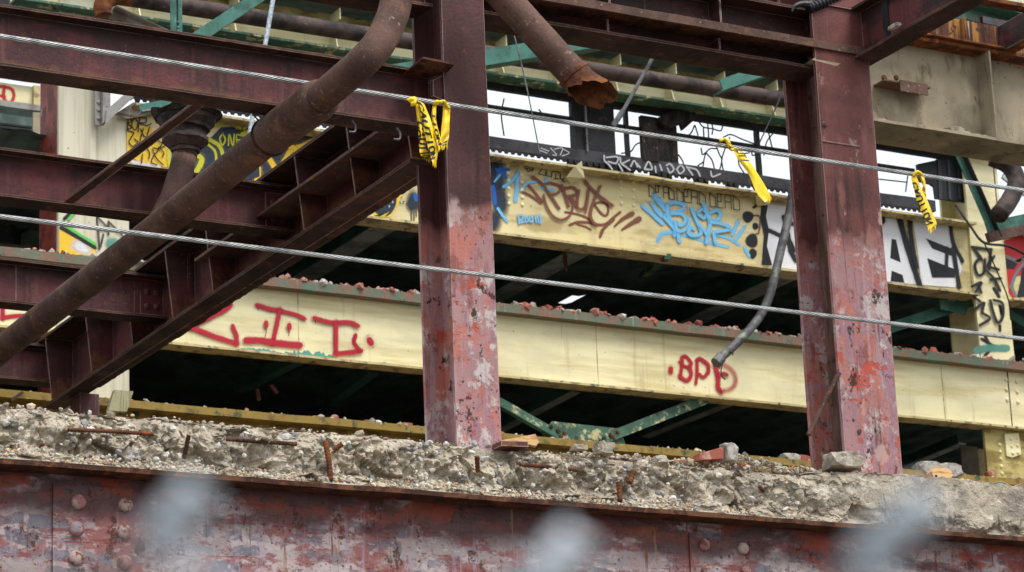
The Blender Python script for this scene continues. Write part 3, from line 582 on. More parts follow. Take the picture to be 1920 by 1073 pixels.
sh = MB().plate(7.2, 9.93, 13.0, 13.178, zm2-.035, zm2, .004, .06, 0).build('shelf_angle', 'rust', a2)
MB().plate(7.2, 9.93, 12.985, 13.0, zm2-.05, zm2+.002, .003, .06, 0).build('angle_leg', 'pipe_rust', sh)
for px in (1138, 1345):
    x = PY(px, 40, 13.1).x
    MB().box(x-.006, x+.006, 13.06, 13.178, zm2+.002, zt2-.02).build('stiffener', 'maroon', a2)
    MB().box(x-.006, x+.006, 13.09, 13.178, zl2+.02, zm2-.052).build('stiffener', 'maroon', a2)
x = PY(1537, 60, 13.06).x
MB().box(x-.006, x+.006, 13.06, 13.178, zm2+.002, zt2-.02).build('stiffener', 'maroon', a2)
MB().prism([PY(1522, 112, 13.0), PY(1537, 103, 13.0), PY(1590, 112, 13.0), PY(1568, 124, 13.0)], (0, .16, 0)).build('packing_piece', 'beige', a2)
for (px, py) in ((1565, 69), (1580, 76), (1597, 66), (1600, 88)): rivet(a2, PY(px, py, 13.178), .022, 'maroon', name='bolt')
# left continuation of that beam seen above the middle column
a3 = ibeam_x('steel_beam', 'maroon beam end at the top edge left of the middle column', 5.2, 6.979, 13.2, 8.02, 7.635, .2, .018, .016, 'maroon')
# transverse beam from the right column towards the viewer
t2x0, t2x1 = 9.80, 9.98; zt = 7.728
t2 = thing('steel_beam', 'dark red beam sloping up from the right column to the top edge', 'beam', (9.9, 12, zt))
MB().plate(9.815, 9.985, 9.4, 13.2, zt-.015, zt, .004, .1, 1).build('bottom_flange', 'flange_brown', t2)
MB().plate(9.892, 9.908, 9.4, 13.0, zt, zt+.30, .001, .1, 1).build('web', 'maroon', t2)
MB().plate(9.815, 9.985, 9.4, 13.0, zt+.30, zt+.315, .003, .1, 1).build('top_flange', 'flange_brown', t2)
MB().plate(9.884, 9.892, 12.72, 12.78, zt+.01, zt+.29, .0, .1, 2).build('stain_strap', 'black_steel', t2)
tag(rock('pebble_flat', '', '', PZ(1677, 50, zt+.015), .05, 'mortar', (.5, 1.3, .35), 9), 'flat pale stone on the sloping beam flange near the top', 'rubble')

# transverse plate girder on the left
zb1, ztp = 6.78, 7.27; Xw = 7.10
xr_ = lambda Y: 7.135-.055*(Y-13.34)/6
t1 = thing('plate_girder', 'dark maroon stiffened plate girder running back from the middle column behind the big pipe', 'girder', (Xw, 16, zb1))
bfm = MB().prism([(6.925+.004*mn.noise(Vector((0, y, 0))), y, zb1) for y in [13.34+.15*k for k in range(41)]]+[(xr_(y)+.005*mn.noise(Vector((5, y*2, 0))), y, zb1) for y in [13.34+.15*k for k in range(40, -1, -1)]], (0, 0, .02)).build('bottom_flange', 'flange_brown', t1)
MB().plate(6.87, 7.19, 13.34, 19.6, ztp, ztp+.02, .003, .1, 1).build('top_flange', 'flange_brown', t1)
MB().plate(Xw-.008, Xw+.008, 13.34, 19.5, zb1+.02, ztp, .001, .2, 1).build('web', 'maroon', t1)
for (px, py) in ((749, 293), (645, 364), (546, 429), (384, 545), (309, 596), (238, 647), (162, 699), (92, 750)):
    Y = PZ(px, py, zb1+.02).y
    MB().prism([(6.93, Y, zb1+.022), (Xw-.01, Y, zb1+.022), (Xw-.01, Y, ztp-.002), (6.875, Y, ztp-.002)], (0, .012, 0)).build('stiffener', 'maroon', t1)
y0, y1 = PX(720, 237, 6.94).y, PX(470, 412, 6.94).y
MB().plate(6.862, 7.09, 13.6, 16.3, 7.035, 7.055, .002, .1, 1).build('shelf_angle', 'pipe_rust', t1)
rb = MB(); n = 220                                   # ragged rusty crust hanging on the far edge of the bottom flange
vs = []
for k in range(n+1):
    Y = 13.4+5.2*k/n; h = .006+.024*max(0, mn.fractal(Vector((0, Y*6, 0)), .8, 2, 5)+.25)*(1 if Y < 17.3 else .3)
    for (x, z) in ((xr_(Y)-.06, zb1-.001), (xr_(Y)+.005, zb1-.001), (xr_(Y)+.008+.010*mn.noise(Vector((3, Y*20, 0))), zb1-.5*h), (xr_(Y)-.02, zb1-h), (xr_(Y)-.045, zb1-h*.5)): vs.append((x, Y, z))
rb.add(vs, [(5*k+j, 5*k+(j+1) % 5, 5*k+5+(j+1) % 5, 5*k+5+j) for k in range(n) for j in range(5)])
rb.build('rust_crust', 'flange_brown', t1)
for (px, py) in ((268, 541), (281, 541), (265, 563), (281, 563)):
    rivet(t1, PX(px, py, Xw-.01), .024, 'maroon', rot=-math.pi/2, name='bolt')
for (px, py) in ((118, 695), (123, 692), (117, 715), (122, 713)): rivet(t1, PX(px, py, Xw-.01), .024, 'maroon', rot=-math.pi/2, name='bolt')
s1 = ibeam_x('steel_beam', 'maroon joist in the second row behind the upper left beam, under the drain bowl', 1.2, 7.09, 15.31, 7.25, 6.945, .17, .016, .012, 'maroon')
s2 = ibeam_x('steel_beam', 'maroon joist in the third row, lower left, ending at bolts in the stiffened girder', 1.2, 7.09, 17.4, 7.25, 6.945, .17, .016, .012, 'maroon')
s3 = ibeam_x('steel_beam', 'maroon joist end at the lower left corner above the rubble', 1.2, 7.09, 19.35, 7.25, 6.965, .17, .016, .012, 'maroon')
for st, yy in ((s1, 15.2), (s2, 17.3)):
    pl = MB().box(6.92, 7.08, yy+.094, yy+.104, 6.985, 7.21).build('end_plate', 'maroon', st)
    for dx in (.05, .12):
        for dz in (.06, .16): rivet(pl, (6.92+dx, yy+.094, 6.985+dz), .022, 'maroon', name='bolt')
tag(MB().bar(PY(20, 752, 18.2), PY(42, 736, 18.2), .03, .02).build('broken_strut', 'pipe_rust', at=PY(30, 750, 18.2)), 'short rusty strut end in the lower left corner', 'strut')
hs_ = thing('stub_post', 'stubby mauve grey post under the far end of the stiffened girder', 'post', PY(170, 760, 18.8))
MB().plate(PY(150, 740, 18.8).x, PY(186, 740, 18.8).x, 18.8, 19.0, PY(160, 800, 18.8).z, zb1-.002, .004, .1, 2).build('post_shaft', 'column_red', hs_)
# ================================================================== PIPES IN FRONT
pp = thing('steel_pipe', 'thick rusty brown pipe running diagonally across the left, with a swollen joint', 'pipe', PY(525, 240, 13.13))
far = [PZ(-260, 865, 6.63), PZ(0, 657, 6.70), PZ(300, 425, 6.745)]
mid = PY(527, 240, 13.13); near = PZ(672, 124, 6.79)
run = [far[0].lerp(far[1], k/6) for k in range(6)]+[far[1].lerp(far[2], k/8) for k in range(8)]+[far[2].lerp(mid, k/8) for k in range(9)]
MB().tube(run, .092, 20, noise=.002).build('pipe_run', 'pipe_rust', pp, smooth=True)
d0 = (near-mid).normalized()
sl0 = mid-d0*.14; sl1 = PZ(603, 183, 6.79)
MB().tube([sl0, sl0+d0*.01, sl0+d0*.03, sl1-d0*.06, sl1-d0*.02, sl1], [.094, .104, .108, .112, .108, .09], 22, noise=.002).build('joint_sleeve', 'pipe_rust', pp, smooth=True)
top = [PY(706, 88, near.y-.05), PY(727, 52, near.y-.02), PY(741, 10, near.y), PY(752, -60, near.y), PY(768, -220, near.y)]
bend = spline([sl1-d0*.02, sl1.lerp(near, .5), near]+top, 6)
MB().tube(bend, .084, 20, noise=.002).build('pipe_bend', 'pipe_rust', pp, smooth=True)
hp = mid-d0*.16; ring = []                           # hanger strap round the pipe, fixed under the beam
hx = Vector((1, 0, 0)); hz = d0.cross(hx).normalized()
for k in range(25):
    a = 2*math.pi*k/24; ring.append(hp+(hx*math.cos(a)+hz*math.sin(a))*.107)
hg = thing('pipe_hanger', 'thin rusty strap hanger looped round the big pipe under the upper left beam', 'hanger', hp)
MB().tube(ring, .006, 6, cap=False).build('strap_ring', 'rust', hg, smooth=True)
MB().tube([hp+Vector((-.06, 0, .085)), hp+Vector((-.07, .06, .14)), Vector((hp.x-.06, 13.17, 6.904))], .008, 6).build('strap_stem', 'rust', hg)

p2 = thing('cut_pipe', 'rusty pipe with a torn orange flared end hanging down right of the middle column', 'pipe', PY(1000, 70, 12.6))
A = PY(895, -60, 12.75); B = PY(1083, 148, 12.55); dd = (B-A).normalized()
MB().tube([A.lerp(B, k/12) for k in range(13)], .086, 20, noise=.003).build('pipe_run', 'pipe_rust', p2, smooth=True)
MB().tube([B-dd*.05, B-dd*.045, B-dd*.02, B-dd*.015], [.088, .096, .096, .088], 20).build('band', 'rust', p2)
xx = dd.cross(Vector((0, 1, 0))).normalized(); yy = dd.cross(xx); tv = []; tf_ = []; n = 36
for j in range(n):
    a = 2*math.pi*j/n; L_ = .15+.09*math.sin(a+2.0)+.05*mn.fractal(Vector((math.cos(a)*2.2, math.sin(a)*2.2, 3)), .9, 2, 4)+.006*random.random(); L_ = max(.03, L_)
    for k in range(6):
        t = k/5; r = .089+.022*t*t*(1+.5*math.sin(a*2))
        tv.append(B-dd*.03+dd*L_*t+(xx*math.cos(a)+yy*math.sin(a))*r*(1-.25*t*(math.sin(a) < -.3)))
for j in range(n):
    for k in range(5): tf_.append((j*6+k, ((j+1) % n)*6+k, ((j+1) % n)*6+k+1, j*6+k+1))
MB().add(tv, tf_).build('torn_end', 'rust_orange', p2)

# drain bowl and the angle iron in front of it
dr = thing('roof_drain', 'broken dark iron drain bowl on a rusty pipe stub, left above the second joist', 'drain', PY(345, 300, 15.0))
dY = 15.0
axis0, axis1 = PY(346, 292, dY), PY(350, 214, dY)
R_ = lambda px: px/F_PX*17.2
MB().tube([PY(300, 420, dY), PY(326, 372, dY), PY(340, 322, dY), PY(346, 288, dY)], [R_(25), R_(25), R_(24), R_(22)], 18, noise=.004).build('pipe_stub', 'flange_brown', dr, smooth=True)
prof2 = [(-.02, 23), (.06, 23), (.07, 27), (.13, 29), (.15, 26), (.17, 30), (.30, 40), (.33, 43), (.42, 43), (.44, 38), (.58, 38), (.60, 45), (.66, 47), (.80, 54), (.97, 58)]
dP = [axis0.lerp(axis1, t) for t, r in prof2]; b = MB().tube(dP, [R_(r) for t, r in prof2], 26, noise=.012)
ob = b.build('bowl', 'pipe_dark', dr)
crust = MB(); n = 26; vs = []
for j in range(n):
    a = 2*math.pi*j/n; h = .01+.05*random.random()*(1 if math.cos(a) < .2 else .3); c = axis1+Vector((math.cos(a)*R_(58), math.sin(a)*R_(58), -.03))
    vs += [c, c+Vector((math.cos(a)*.03, math.sin(a)*.03, h)), c+Vector((-math.cos(a)*.06, -math.sin(a)*.06, h*.7)), c+Vector((-math.cos(a)*.06, -math.sin(a)*.06, 0))]
crust.add(vs, [(4*j+k, 4*((j+1) % n)+k, 4*((j+1) % n)+(k+1) % 4, 4*j+(k+1) % 4) for j in range(n) for k in range(4)])
crust.build('tar_rim', 'charred', dr)
an = thing('angle_iron', 'thin dark angle iron leaning diagonally in front of the drain bowl', 'angle iron', PY(260, 280, 14.8))
e0, e1 = PY(138, 372, 15.2), PY(392, 180, 13.35)
MB().bar(e0, e1, .006, .07).build('upright_leg', 'maroon', an)
MB().bar(e0, e1, .06, .006, off=(.033, -.032)).build('flat_leg', 'flange_brown', an)

# ================================================================== CABLES AND TAPE
def wire_rope(label, pts, r):
    P = [Vector(p) for p in pts]; a, b_ = P[0], P[-1]; L_ = (b_-a).length; t = (b_-a)/L_; x = t.cross(Vector((0, 0, 1))).normalized(); y = x.cross(t)
    o = thing('wire_rope', label, 'cable', a)
    n = int(L_/.009)
    sag = lambda s_: Vector((0, 0, -.015*4*s_*(1-s_)))
    for k in range(7):
        path = []
        for i in range(n+1):
            s_ = i/n; ph = 2*math.pi*(s_*L_/.17+k/6)
            path.append(a+t*(s_*L_)+sag(s_)+((x*math.cos(ph)+y*math.sin(ph))*r*.69 if k < 6 else Vector((0, 0, 0))))
        MB().tube(path if k < 6 else path[::6], r*(.31 if k < 6 else .5), 6, cap=False).build('strand' if k < 6 else 'core', 'cable_steel' if k < 6 else 'black_rubber', o, smooth=True)  # core coloured black: painted shade in the grooves between strands
    return o
YC = 12.72
k1 = wire_rope('upper of the two twisted steel cables strung in front of the columns', [PY(-1300, -132, YC), PY(2600, 457, YC)], .0135)
k2 = wire_rope('lower of the two twisted steel cables strung in front of the columns', [PY(-1300, 246, YC), PY(2600, 714, YC)], .0125)
GLY = {'C': [[(1, .15), (.8, 0), (.2, 0), (0, .2), (0, .8), (.2, 1), (.8, 1), (1, .85)]], 'A': [[(0, 1), (.5, 0), (1, 1)], [(.2, .65), (.8, .65)]], 'U': [[(0, 0), (0, .8), (.2, 1), (.8, 1), (1, .8), (1, 0)]],
       'T': [[(0, 0), (1, 0)], [(.5, 0), (.5, 1)]], 'I': [[(.5, 0), (.5, 1)]], 'O': [[(.2, 0), (.8, 0), (1, .2), (1, .8), (.8, 1), (.2, 1), (0, .8), (0, .2), (.2, 0)]], 'N': [[(0, 1), (0, 0), (1, 1), (1, 0)]]}
def tape(parent, cv, Lp, Rp, y0, y1, text=None, name='strip', bulge=.004, rev=False, u0=.1, u1=.9, v0=.2, v1=.8):
    n = 26; Ls = spline([(*cv(p), 0) for p in Lp], 8); Rs = spline([(*cv(p), 0) for p in Rp], 8)
    def S_(P, u):
        f = u*(len(P)-1); i = min(int(f), len(P)-2); return P[i].lerp(P[i+1], f-i)
    def surf(u, v, off=0):
        l = S_(Ls, u); r = S_(Rs, u); p = l.lerp(r, v)
        Y = y0+(y1-y0)*u+.01*math.sin(7*u+v*2)+.006*abs(math.sin(9*u+3*v))+.004*math.sin(23*u+5*v)+.010*(abs(v-.45)*2-.5)*math.sin(5*u)-bulge*math.sin(math.pi*v)-off
        return PY(p.x, p.y, Y)
    b = MB(); m = 8
    for (o_, ) in ((0,),):
        vs = [surf(i/n, j/m) for i in range(n+1) for j in range(m+1)]
        for j in range(m+1):                          # torn end
            vs[n*(m+1)+j] = vs[n*(m+1)+j]+Vector((0, 0, random.uniform(-.03, .022)))
        b.add(vs, [(i*(m+1)+j, (i+1)*(m+1)+j, (i+1)*(m+1)+j+1, i*(m+1)+j+1) for i in range(n) for j in range(m)])
    so_ = b.build(name, 'tape', parent, smooth=True)
    if text:
        ib = MB(); N_ = len(text)
        for k, ch in enumerate(text):
            for line in GLY[ch]:
                for (p, q) in zip(line[:-1], line[1:]):
                    def uv(pt): return (u0+(u1-u0)*(k+.12+.72*pt[0])/N_, (v1-(v1-v0)*pt[1]) if not rev else v0+(v1-v0)*pt[1])
                    a_, c_ = uv(p), uv(q); du = (c_[0]-a_[0], c_[1]-a_[1]); su = (u1-u0)/N_*.14; sv_ = (v1-v0)*.12
                    ln = math.hypot(du[0]/su, du[1]/sv_) or 1; nx, ny = -du[1]/sv_/ln*su, du[0]/su/ln*sv_; ex, ey = du[0]/ln, du[1]/ln
                    quad = []
                    for s_ in range(4):
                        t = s_/3
                        for sg in (-1, 1): quad.append((a_[0]-ex*.8+(du[0]+1.6*ex)*t+sg*nx, a_[1]-ey*.8+(du[1]+1.6*ey)*t+sg*ny))
                    ib.add([surf(max(0, min(1, q_[0])), max(0, min(1, q_[1])), .0018) for q_ in quad], [(2*s_, 2*s_+1, 2*s_+3, 2*s_+2) for s_ in range(3)])
        ib.build('lettering', 'tape_ink', so_)
    return so_
def knot(parent, pts, r):
    b = MB(); b.tube(spline(pts, 6), r, 8, noise=.008); b.build('knot', 'tape', parent, smooth=True)
cv = G(740, 160, 6.707)
tp = thing('caution_tape', 'torn yellow caution tape bunch knotted on the upper cable beside the middle column', 'tape', PY(775, 190, YC))
tape(tp, cv, [(262, 235), (283, 450), (303, 690), (322, 870), (395, 935)], [(330, 230), (350, 470), (388, 700), (425, 860), (450, 930)], YC-.02, YC-.01, 'CAUTION', u0=.25, u1=1, v0=.05, v1=.95)
tape(tp, cv, [(285, 180), (330, 400), (385, 640), (440, 860), (480, 985)], [(375, 240), (455, 440), (515, 660), (548, 800), (520, 985)], YC-.035, YC-.05, 'CAUTION', u0=.02, u1=.9, v0=.08, v1=.6)
tape(tp, cv, [(480, 235), (465, 400), (500, 600), (545, 790)], [(530, 230), (520, 420), (560, 600), (612, 775)], YC-.015, YC-.06, 'TION', u0=.2, u1=.95)
tape(tp, cv, [(610, 240), (600, 420), (580, 640), (598, 775)], [(700, 300), (690, 480), (685, 620), (665, 745)], YC-.015, YC-.03, 'U', u0=.86, u1=1.0)
knot(tp, [PY(*cv((178, 205)), YC-.02), PY(*cv((205, 175)), YC-.03), PY(*cv((250, 165)), YC-.03), PY(*cv((245, 225)), YC-.03), PY(*cv((205, 230)), YC-.02)], .013)
knot(tp, [PY(*cv((500, 240)), YC-.01), PY(*cv((515, 205)), YC-.025), PY(*cv((545, 205)), YC-.02), PY(*cv((530, 245)), YC-.01)], .010)
knot(tp, [PY(*cv((560, 215)), YC-.02), PY(*cv((620, 205)), YC-.025), PY(*cv((665, 250)), YC-.015), PY(*cv((690, 290)), YC-.015)], .010)
cv = G(1330, 230, 6.314)
tp = thing('caution_tape', 'yellow caution tape strip streaming down right from the upper cable before the windows', 'tape', PY(1370, 285, YC))
tape(tp, cv, [(285, 325), (340, 440), (470, 620), (560, 830), (680, 965)], [(385, 325), (470, 450), (590, 630), (680, 780), (738, 900)], YC-.02, YC-.06, 'UTI', u0=.0, u1=.30, v0=.35, v1=1.0)
tape(tp, cv, [(195, 200), (215, 270), (240, 325), (290, 330)], [(240, 190), (255, 250), (290, 290), (380, 322)], YC-.03, YC-.02, 'AC')
knot(tp, [PY(*cv((125, 195)), YC-.02), PY(*cv((140, 215)), YC-.03), PY(*cv((180, 205)), YC-.03), PY(*cv((215, 240)), YC-.03), PY(*cv((245, 310)), YC-.02), PY(*cv((300, 315)), YC-.03)], .008)
cv = G(1690, 300, 7.153)
tp = thing('caution_tape', 'yellow caution tape looped over the upper cable at far right', 'tape', PY(1720, 330, YC))
tape(tp, cv, [(125, 225), (165, 380), (220, 590), (290, 750), (345, 890), (370, 960)], [(205, 215), (270, 390), (345, 530), (405, 680), (475, 850), (455, 900)], YC-.03, YC-.03, 'CAUTION', u0=.1, u1=.78, v0=.05, v1=.62, rev=True)
tape(tp, cv, [(205, 165), (250, 250), (285, 340), (275, 420)], [(255, 160), (318, 270), (328, 420), (340, 540)], YC-.02, YC+.0)
knot(tp, [PY(*cv((165, 215)), YC-.02), PY(*cv((195, 165)), YC-.03), PY(*cv((245, 175)), YC-.03), PY(*cv((270, 200)), YC-.015)], .011)
# ================================================================== YELLOW BUILDING BEHIND
YB = 20.0
zUb, zUt = PY(1200, 488, YB).z, PY(1200, 327, YB-.15).z
zLb, zLt = PY(1200, 741, YB).z, PY(1200, 597, YB).z
def zat(x, y, Y=YB): return PY(x, y, Y).z
XL0, XC0, XC1, XU0 = PY(0, 300, YB).x-3, 7.27, 7.58, 7.87
XR0, XR1 = 16.26, 16.66
def girder(name, label, x0, x1, zb_, zt_, over, tf, mats, top_over=None, Y=YB):   # over: how far the flanges stand out in front of the web
    t = thing(name, label, 'girder', (x0, Y, zb_))
    MB().plate(x0, x1, Y-(top_over or over), Y+.25, zt_-tf, zt_, .005, .07, 0).build('top_flange', mats[2], t)
    MB().plate(x0, x1, Y, Y+.02, zb_+.02, zt_-tf, .002, .15, 0).build('web', mats[0], t)
    MB().plate(x0, x1, Y-over, Y+over+.02, zb_, zb_+.02, .003, .1, 0).build('bottom_flange', mats[1], t)
    return t
U = girder('yellow_girder', 'upper cream yellow girder covered in colourful graffiti below the window strip', XU0, XR0, zat(1200, 473, YB-.1), zat(1200, 327, YB-.15), .1, .02, ('yellow_upper', 'yellow_flange', 'yellow_flange'), .15)
zlb = zat(1200, 733, YB-.075); zlt = zat(1200, 598, YB-.1)
Lg = girder('yellow_girder', 'lower cream yellow girder with red letters below the dark opening', 3.0, 17.3, zlb, zlt, .075, .075, ('yellow', 'yellow_flange', 'flange_edge'), .10)
xs = PY(1893, 745, YB).x
MB().box(xs-.006, xs+.006, YB-.001, YB+.03, zlb+.022, zlt-.077).build('joint_gap', 'black_steel', Lg)
for k in range(3):
    for (px, py) in ((1886, 712), (1906, 716)): rivet(Lg, PY(px+k*1.3, py+k*19, YB), .02, 'yellow')
for px in (1118, 560, 1760):
    x = PY(px, 640, YB).x; MB().box(x-.004, x+.004, YB-.0012, YB+.01, zlb+.022, zlt-.077).build('weld_seam', 'yellow_flange', Lg)
for px in (1290, 1700, 700):
    x = PY(px, 420, YB).x; MB().box(x-.004, x+.004, YB-.0012, YB+.01, zUb, zUt-.025).build('weld_seam', 'yellow_flange', U)
Bz = zat(500, 781)
Bg = girder('yellow_girder', 'dirty mustard girder top just behind the slab edge', 3.0, 17.3, Bz-.6, Bz, .15, .06, ('mustard', 'mustard', 'mustard'), .12)
Ur = girder('yellow_girder', 'cream girder piece with red and grey graffiti at the right edge', XR1+.003, 18.6, zat(1200, 473, YB-.1), zat(1200, 327, YB-.15), .1, .02, ('yellow_upper', 'yellow_flange', 'yellow_flange'), .15)

# columns of the yellow frame
wc = thing('building_column', 'pale column with a red side face and green yellow painted foot, far left', 'column', (7.4, 20.1, 0))
yf = YB-.02
MB().plate(XC0, XC1, yf, yf+.03, 0, 10.9, .002, .2, 2).build('front_flange', 'white_column', wc)
MB().plate(XC0-.004, XC0+.02, yf+.03, yf+.42, 0, 10.9, .002, .2, 2).build('side_plate', 'side_red', wc)
MB().plate(XC1+.003, XU0-.004, YB+.005, YB+.05, 0, zUt-.05, .002, .2, 2).build('splice_plate', 'white_column', wc)
MB().plate(XC0+.02, XC1, yf+.39, yf+.42, 0, 10.9, .002, .2, 2).build('rear_flange', 'white_column', wc)
rc = thing('building_column', 'cream column tagged with black vertical letters at the right', 'column', (16.4, 20.1, 0))
xm = PY(1868, 420, YB).x
MB().plate(XR0, XR1, YB-.03, YB, zlt+.002, 11.2, .002, .2, 2).build('front_flange', 'yellow', rc)
MB().plate(XR0+.15, XR0+.17, YB, YB+.35, zlt+.002, 11.2, .001, .2, 2).build('web', 'yellow', rc)
MB().plate(XR0, XR1, YB+.35, YB+.38, zlt+.002, 11.2, .001, .2, 2).build('rear_flange', 'yellow', rc)
MB().box(xm, xm+.010, YB-.034, YB-.03, zat(1868, 400), 10.6).build('seam', 'black_steel', rc)
rl = thing('building_column', 'cream riveted column foot below the lower girder at right edge', 'column', (16.7, 20.1, 0))
xl0 = PY(1852, 850, YB).x; xl1 = xl0+.75
MB().plate(xl0, xl1, YB+.02, YB+.05, 0, zlb-.003, .002, .2, 2).build('front_flange', 'yellow_mossy', rl)
MB().plate(xl0+.36, xl0+.38, YB+.05, YB+.45, 0, zlb-.003, .002, .2, 2).build('web', 'yellow_mossy', rl)
for k in range(8): rivet(rl, PY(1874+k*1.2, 834+k*13.5, YB+.02), .018, 'yellow')
cp = MB().prism([PY(1884, 814, YB), PY(1910, 812, YB), PY(1915, 852, YB), PY(1898, 858, YB), PY(1888, 855, YB)], (0, .018, 0)).build('clip_plate', 'yellow', rl)
for (px, py) in ((1895, 823), (1907, 822), (1897, 837), (1908, 836), (1899, 850), (1909, 849)): rivet(cp, PY(px, py, YB), .016, 'yellow')
il = thing('inner_post', 'tan inner post in the dark opening left of the riveted column foot', 'post', PY(1820, 880, 20.6))
a_, b_ = PY(1803, 850, 20.6), PY(1834, 850, 20.6)
MB().plate(a_.x, b_.x, 20.6, 20.62, 5, zlb-.02, .002, .2, 2).build('front_plate', 'beige', il)
MB().plate(b_.x+.003, b_.x+.15, 20.66, 20.68, 5, zlb-.02, .002, .2, 2).build('rear_plate', 'yellow_flange', il)
iu = thing('inner_post', 'tan inner post in the opening behind the graffiti column', 'post', PY(1800, 620, 20.7))
a_, b_ = PY(1786, 620, 20.7), PY(1822, 620, 20.7)
MB().plate(a_.x, b_.x, 20.7, 20.73, zlt-.1, zUb-.02, .002, .2, 2).build('front_plate', 'beige', iu)
MB().plate(a_.x+.2, a_.x+.22, 20.73, 21.0, zlt-.1, zUb-.02, .002, .2, 2).build('web', 'beige', iu)
gp = thing('grey_plank', 'weathered plank propped at the foot of the far left column', 'plank', PY(225, 770, 19.6))
MB().prism([PY(203, 770, 19.6), PY(215, 731, 19.6), PY(250, 734, 19.6), PY(238, 772, 19.6)], (0, .05, 0)).build('plank_board', 'grey_wood', gp)

# window strip: sill, rail, head, mullions and boarded panels, open to the sky
YS = 20.06
zs0, zs1 = zat(1200, 317, YS)-.06, zat(1200, 296, YS)
ws = thing('window_frame', 'dark steel window frame with empty panes above the graffiti girder', 'window', (12, YS, zs0))
zhead0, zhead1 = zat(1200, 208, YS), zat(1200, 186, YS)
zrail = zat(1200, 240, YS)
tagm = MB().plate(XU0, XR0-.3, YS, YS+.05, zs0+.06, zs1, .004, .1, 0).build('sill', 'sill_grey', ws)
MB().plate(XU0, XR0, YS+.01, YS+.06, zhead0, zhead1+.02, .003, .1, 0).build('head', 'black_steel', ws)
MB().tube([(XU0+(XR0-.5-XU0)*k/20, YS+.03, zrail) for k in range(21)], .020, 8).build('rail', 'black_steel', ws, smooth=True)
def post(px0, px1, nm='mullion', mat='black_steel', dy=0, z0=None, z1=None, th=.05):
    a_, b_ = PY(px0, 230, YS+dy).x, PY(px1, 230, YS+dy).x
    return MB().plate(a_, b_, YS+dy, YS+dy+th, z0 or zs1-.02, z1 or zhead0+.002, .003, .05, 2).build(nm, mat, ws)
post(1073, 1079); post(1174, 1179); post(1417, 1423); post(1098, 1101, mat='rod_grey', dy=-.02, th=.02)
post(1079, 1152, 'panel', 'black_steel', .02, th=.02)
post(1203, 1232, 'post', 'charred', -.02, z1=zat(1218, 215)); post(1229, 1268, 'post', 'charred', .02, z1=zat(1250, 222), th=.09)
for px in (560, 420): post(px, px+5)
MB().prism([PY(1230, 222, YS-.05), PY(1270, 205, YS-.05), PY(1310, 218, YS-.05), PY(1282, 243, YS-.05), PY(1278, 232, YS-.05), PY(1256, 240, YS-.05)], (0, .05, 0)).build('broken_bracket', 'charred', ws)
a_ = PY(1755, 300, YS).x
pan = MB(); pts = [PY(1752, 350, YS), PY(1745, 345, YS), PY(1716, 338, YS), PY(1712, 330, YS), PY(1722, 326, YS), PY(1720, 308, YS), PY(1748, 302, YS), PY(1770, 296, YS), PY(1810, 300, YS), PY(1812, 380, YS), PY(1755, 372, YS)]
pan.prism(pts, (0, .03, 0)).build('torn_panel', 'black_rubber', ws)
for (p0, p1) in ((1758, 1764), (1776, 1781), (1795, 1800)):
    MB().prism([PY(p0, 300, YS-.01), PY(p1, 300, YS-.01), PY(p1+3, 374, YS-.01), PY(p0+3, 373, YS-.01)], (0, .01, 0)).build('panel_rib', 'sill_grey', ws)
# fluted deck edge below the sill: daylight shows between the teeth
zg1 = zs0+.062; zg0 = zg1-.06
te = thing('deck_edge', 'row of small fluted deck teeth under the grey window sill', 'deck edge', (12, YS, zg0))
tb_ = MB(); x = XU0; k = 0
blocks = [(XU0, PY(398, 200, YS).x), (PY(1064, 280, YS).x, PY(1190, 300, YS).x), (PY(1220, 310, YS).x, PY(1262, 320, YS).x), (PY(1302, 320, YS).x, PY(1330, 330, YS).x), (PY(1362, 330, YS).x, PY(1380, 340, YS).x), (PY(1415, 340, YS).x, PY(1432, 345, YS).x)]
while x < XR0-.4:
    solid = any(a <= x <= b for a, b in blocks)
    h = (zg1-zg0); z0_ = zg0+(.0 if solid and k % 2 else h*.42)
    tb_.add([(x, YS, zg1), (x+.062, YS, zg1), (x+.044, YS, z0_), (x+.018, YS, z0_), (x, YS+.012, zg1), (x+.062, YS+.012, zg1), (x+.044, YS+.012, z0_), (x+.018, YS+.012, z0_)],
            [(0, 3, 2, 1), (4, 5, 6, 7), (0, 4, 7, 3), (1, 2, 6, 5), (3, 7, 6, 2), (0, 1, 5, 4)])
    x += .064; k += 1
tb_.build('teeth', 'black_steel', te)['kind'] = 'stuff'
for a, b in blocks[1:]: MB().box(a, b, YS+.02, YS+.03, zg0+.004, zg1-.002).build('closure_strip', 'black_steel', te)
# the ribbed girder and roof edge above the windows
zv0, zv1 = zat(1200, 193), PY(1275, 109, 19.72).z
Vg = thing('yellow_girder', 'mossy yellow ribbed girder carrying the roof edge behind the dark pipe', 'girder', (12, YB, zv0))
MB().plate(XU0-1.0, 18.6, YB, YB+.02, zv0+.02, zv1, .003, .15, 0).build('web', 'yellow_mossy', Vg)
MB().plate(XU0-1.0, 18.6, YB-.14, YB+.05, zv0, zv0+.02, .003, .1, 0).build('bottom_flange', 'green_chipped', Vg)
MB().plate(XU0-1.0, 18.6, YB-.006, YB, zv0+.02, zv0+.16, .002, .1, 0).build('lower_strip', 'yellow', Vg)
for px in (250, 430, 620, 700, 930, 1036, 1142, 1245, 1335, 1432, 1530, 1620):
    x = PY(px, 150, YB).x
    MB().prism([(x, YB-.14, zv0+.022), (x, YB-.008, zv0+.022), (x, YB-.008, zv1-.02), (x, YB-.2, zv1-.02), (x, YB-.2, zv1-.12), (x, YB-.06, zv0+.25)], (.012, 0, 0)).build('rib', 'yellow', Vg)
re = thing('roof_edge', 'splintered pale grey board along the roof edge above the ribbed girder', 'board', (12, 19.7, zv1))
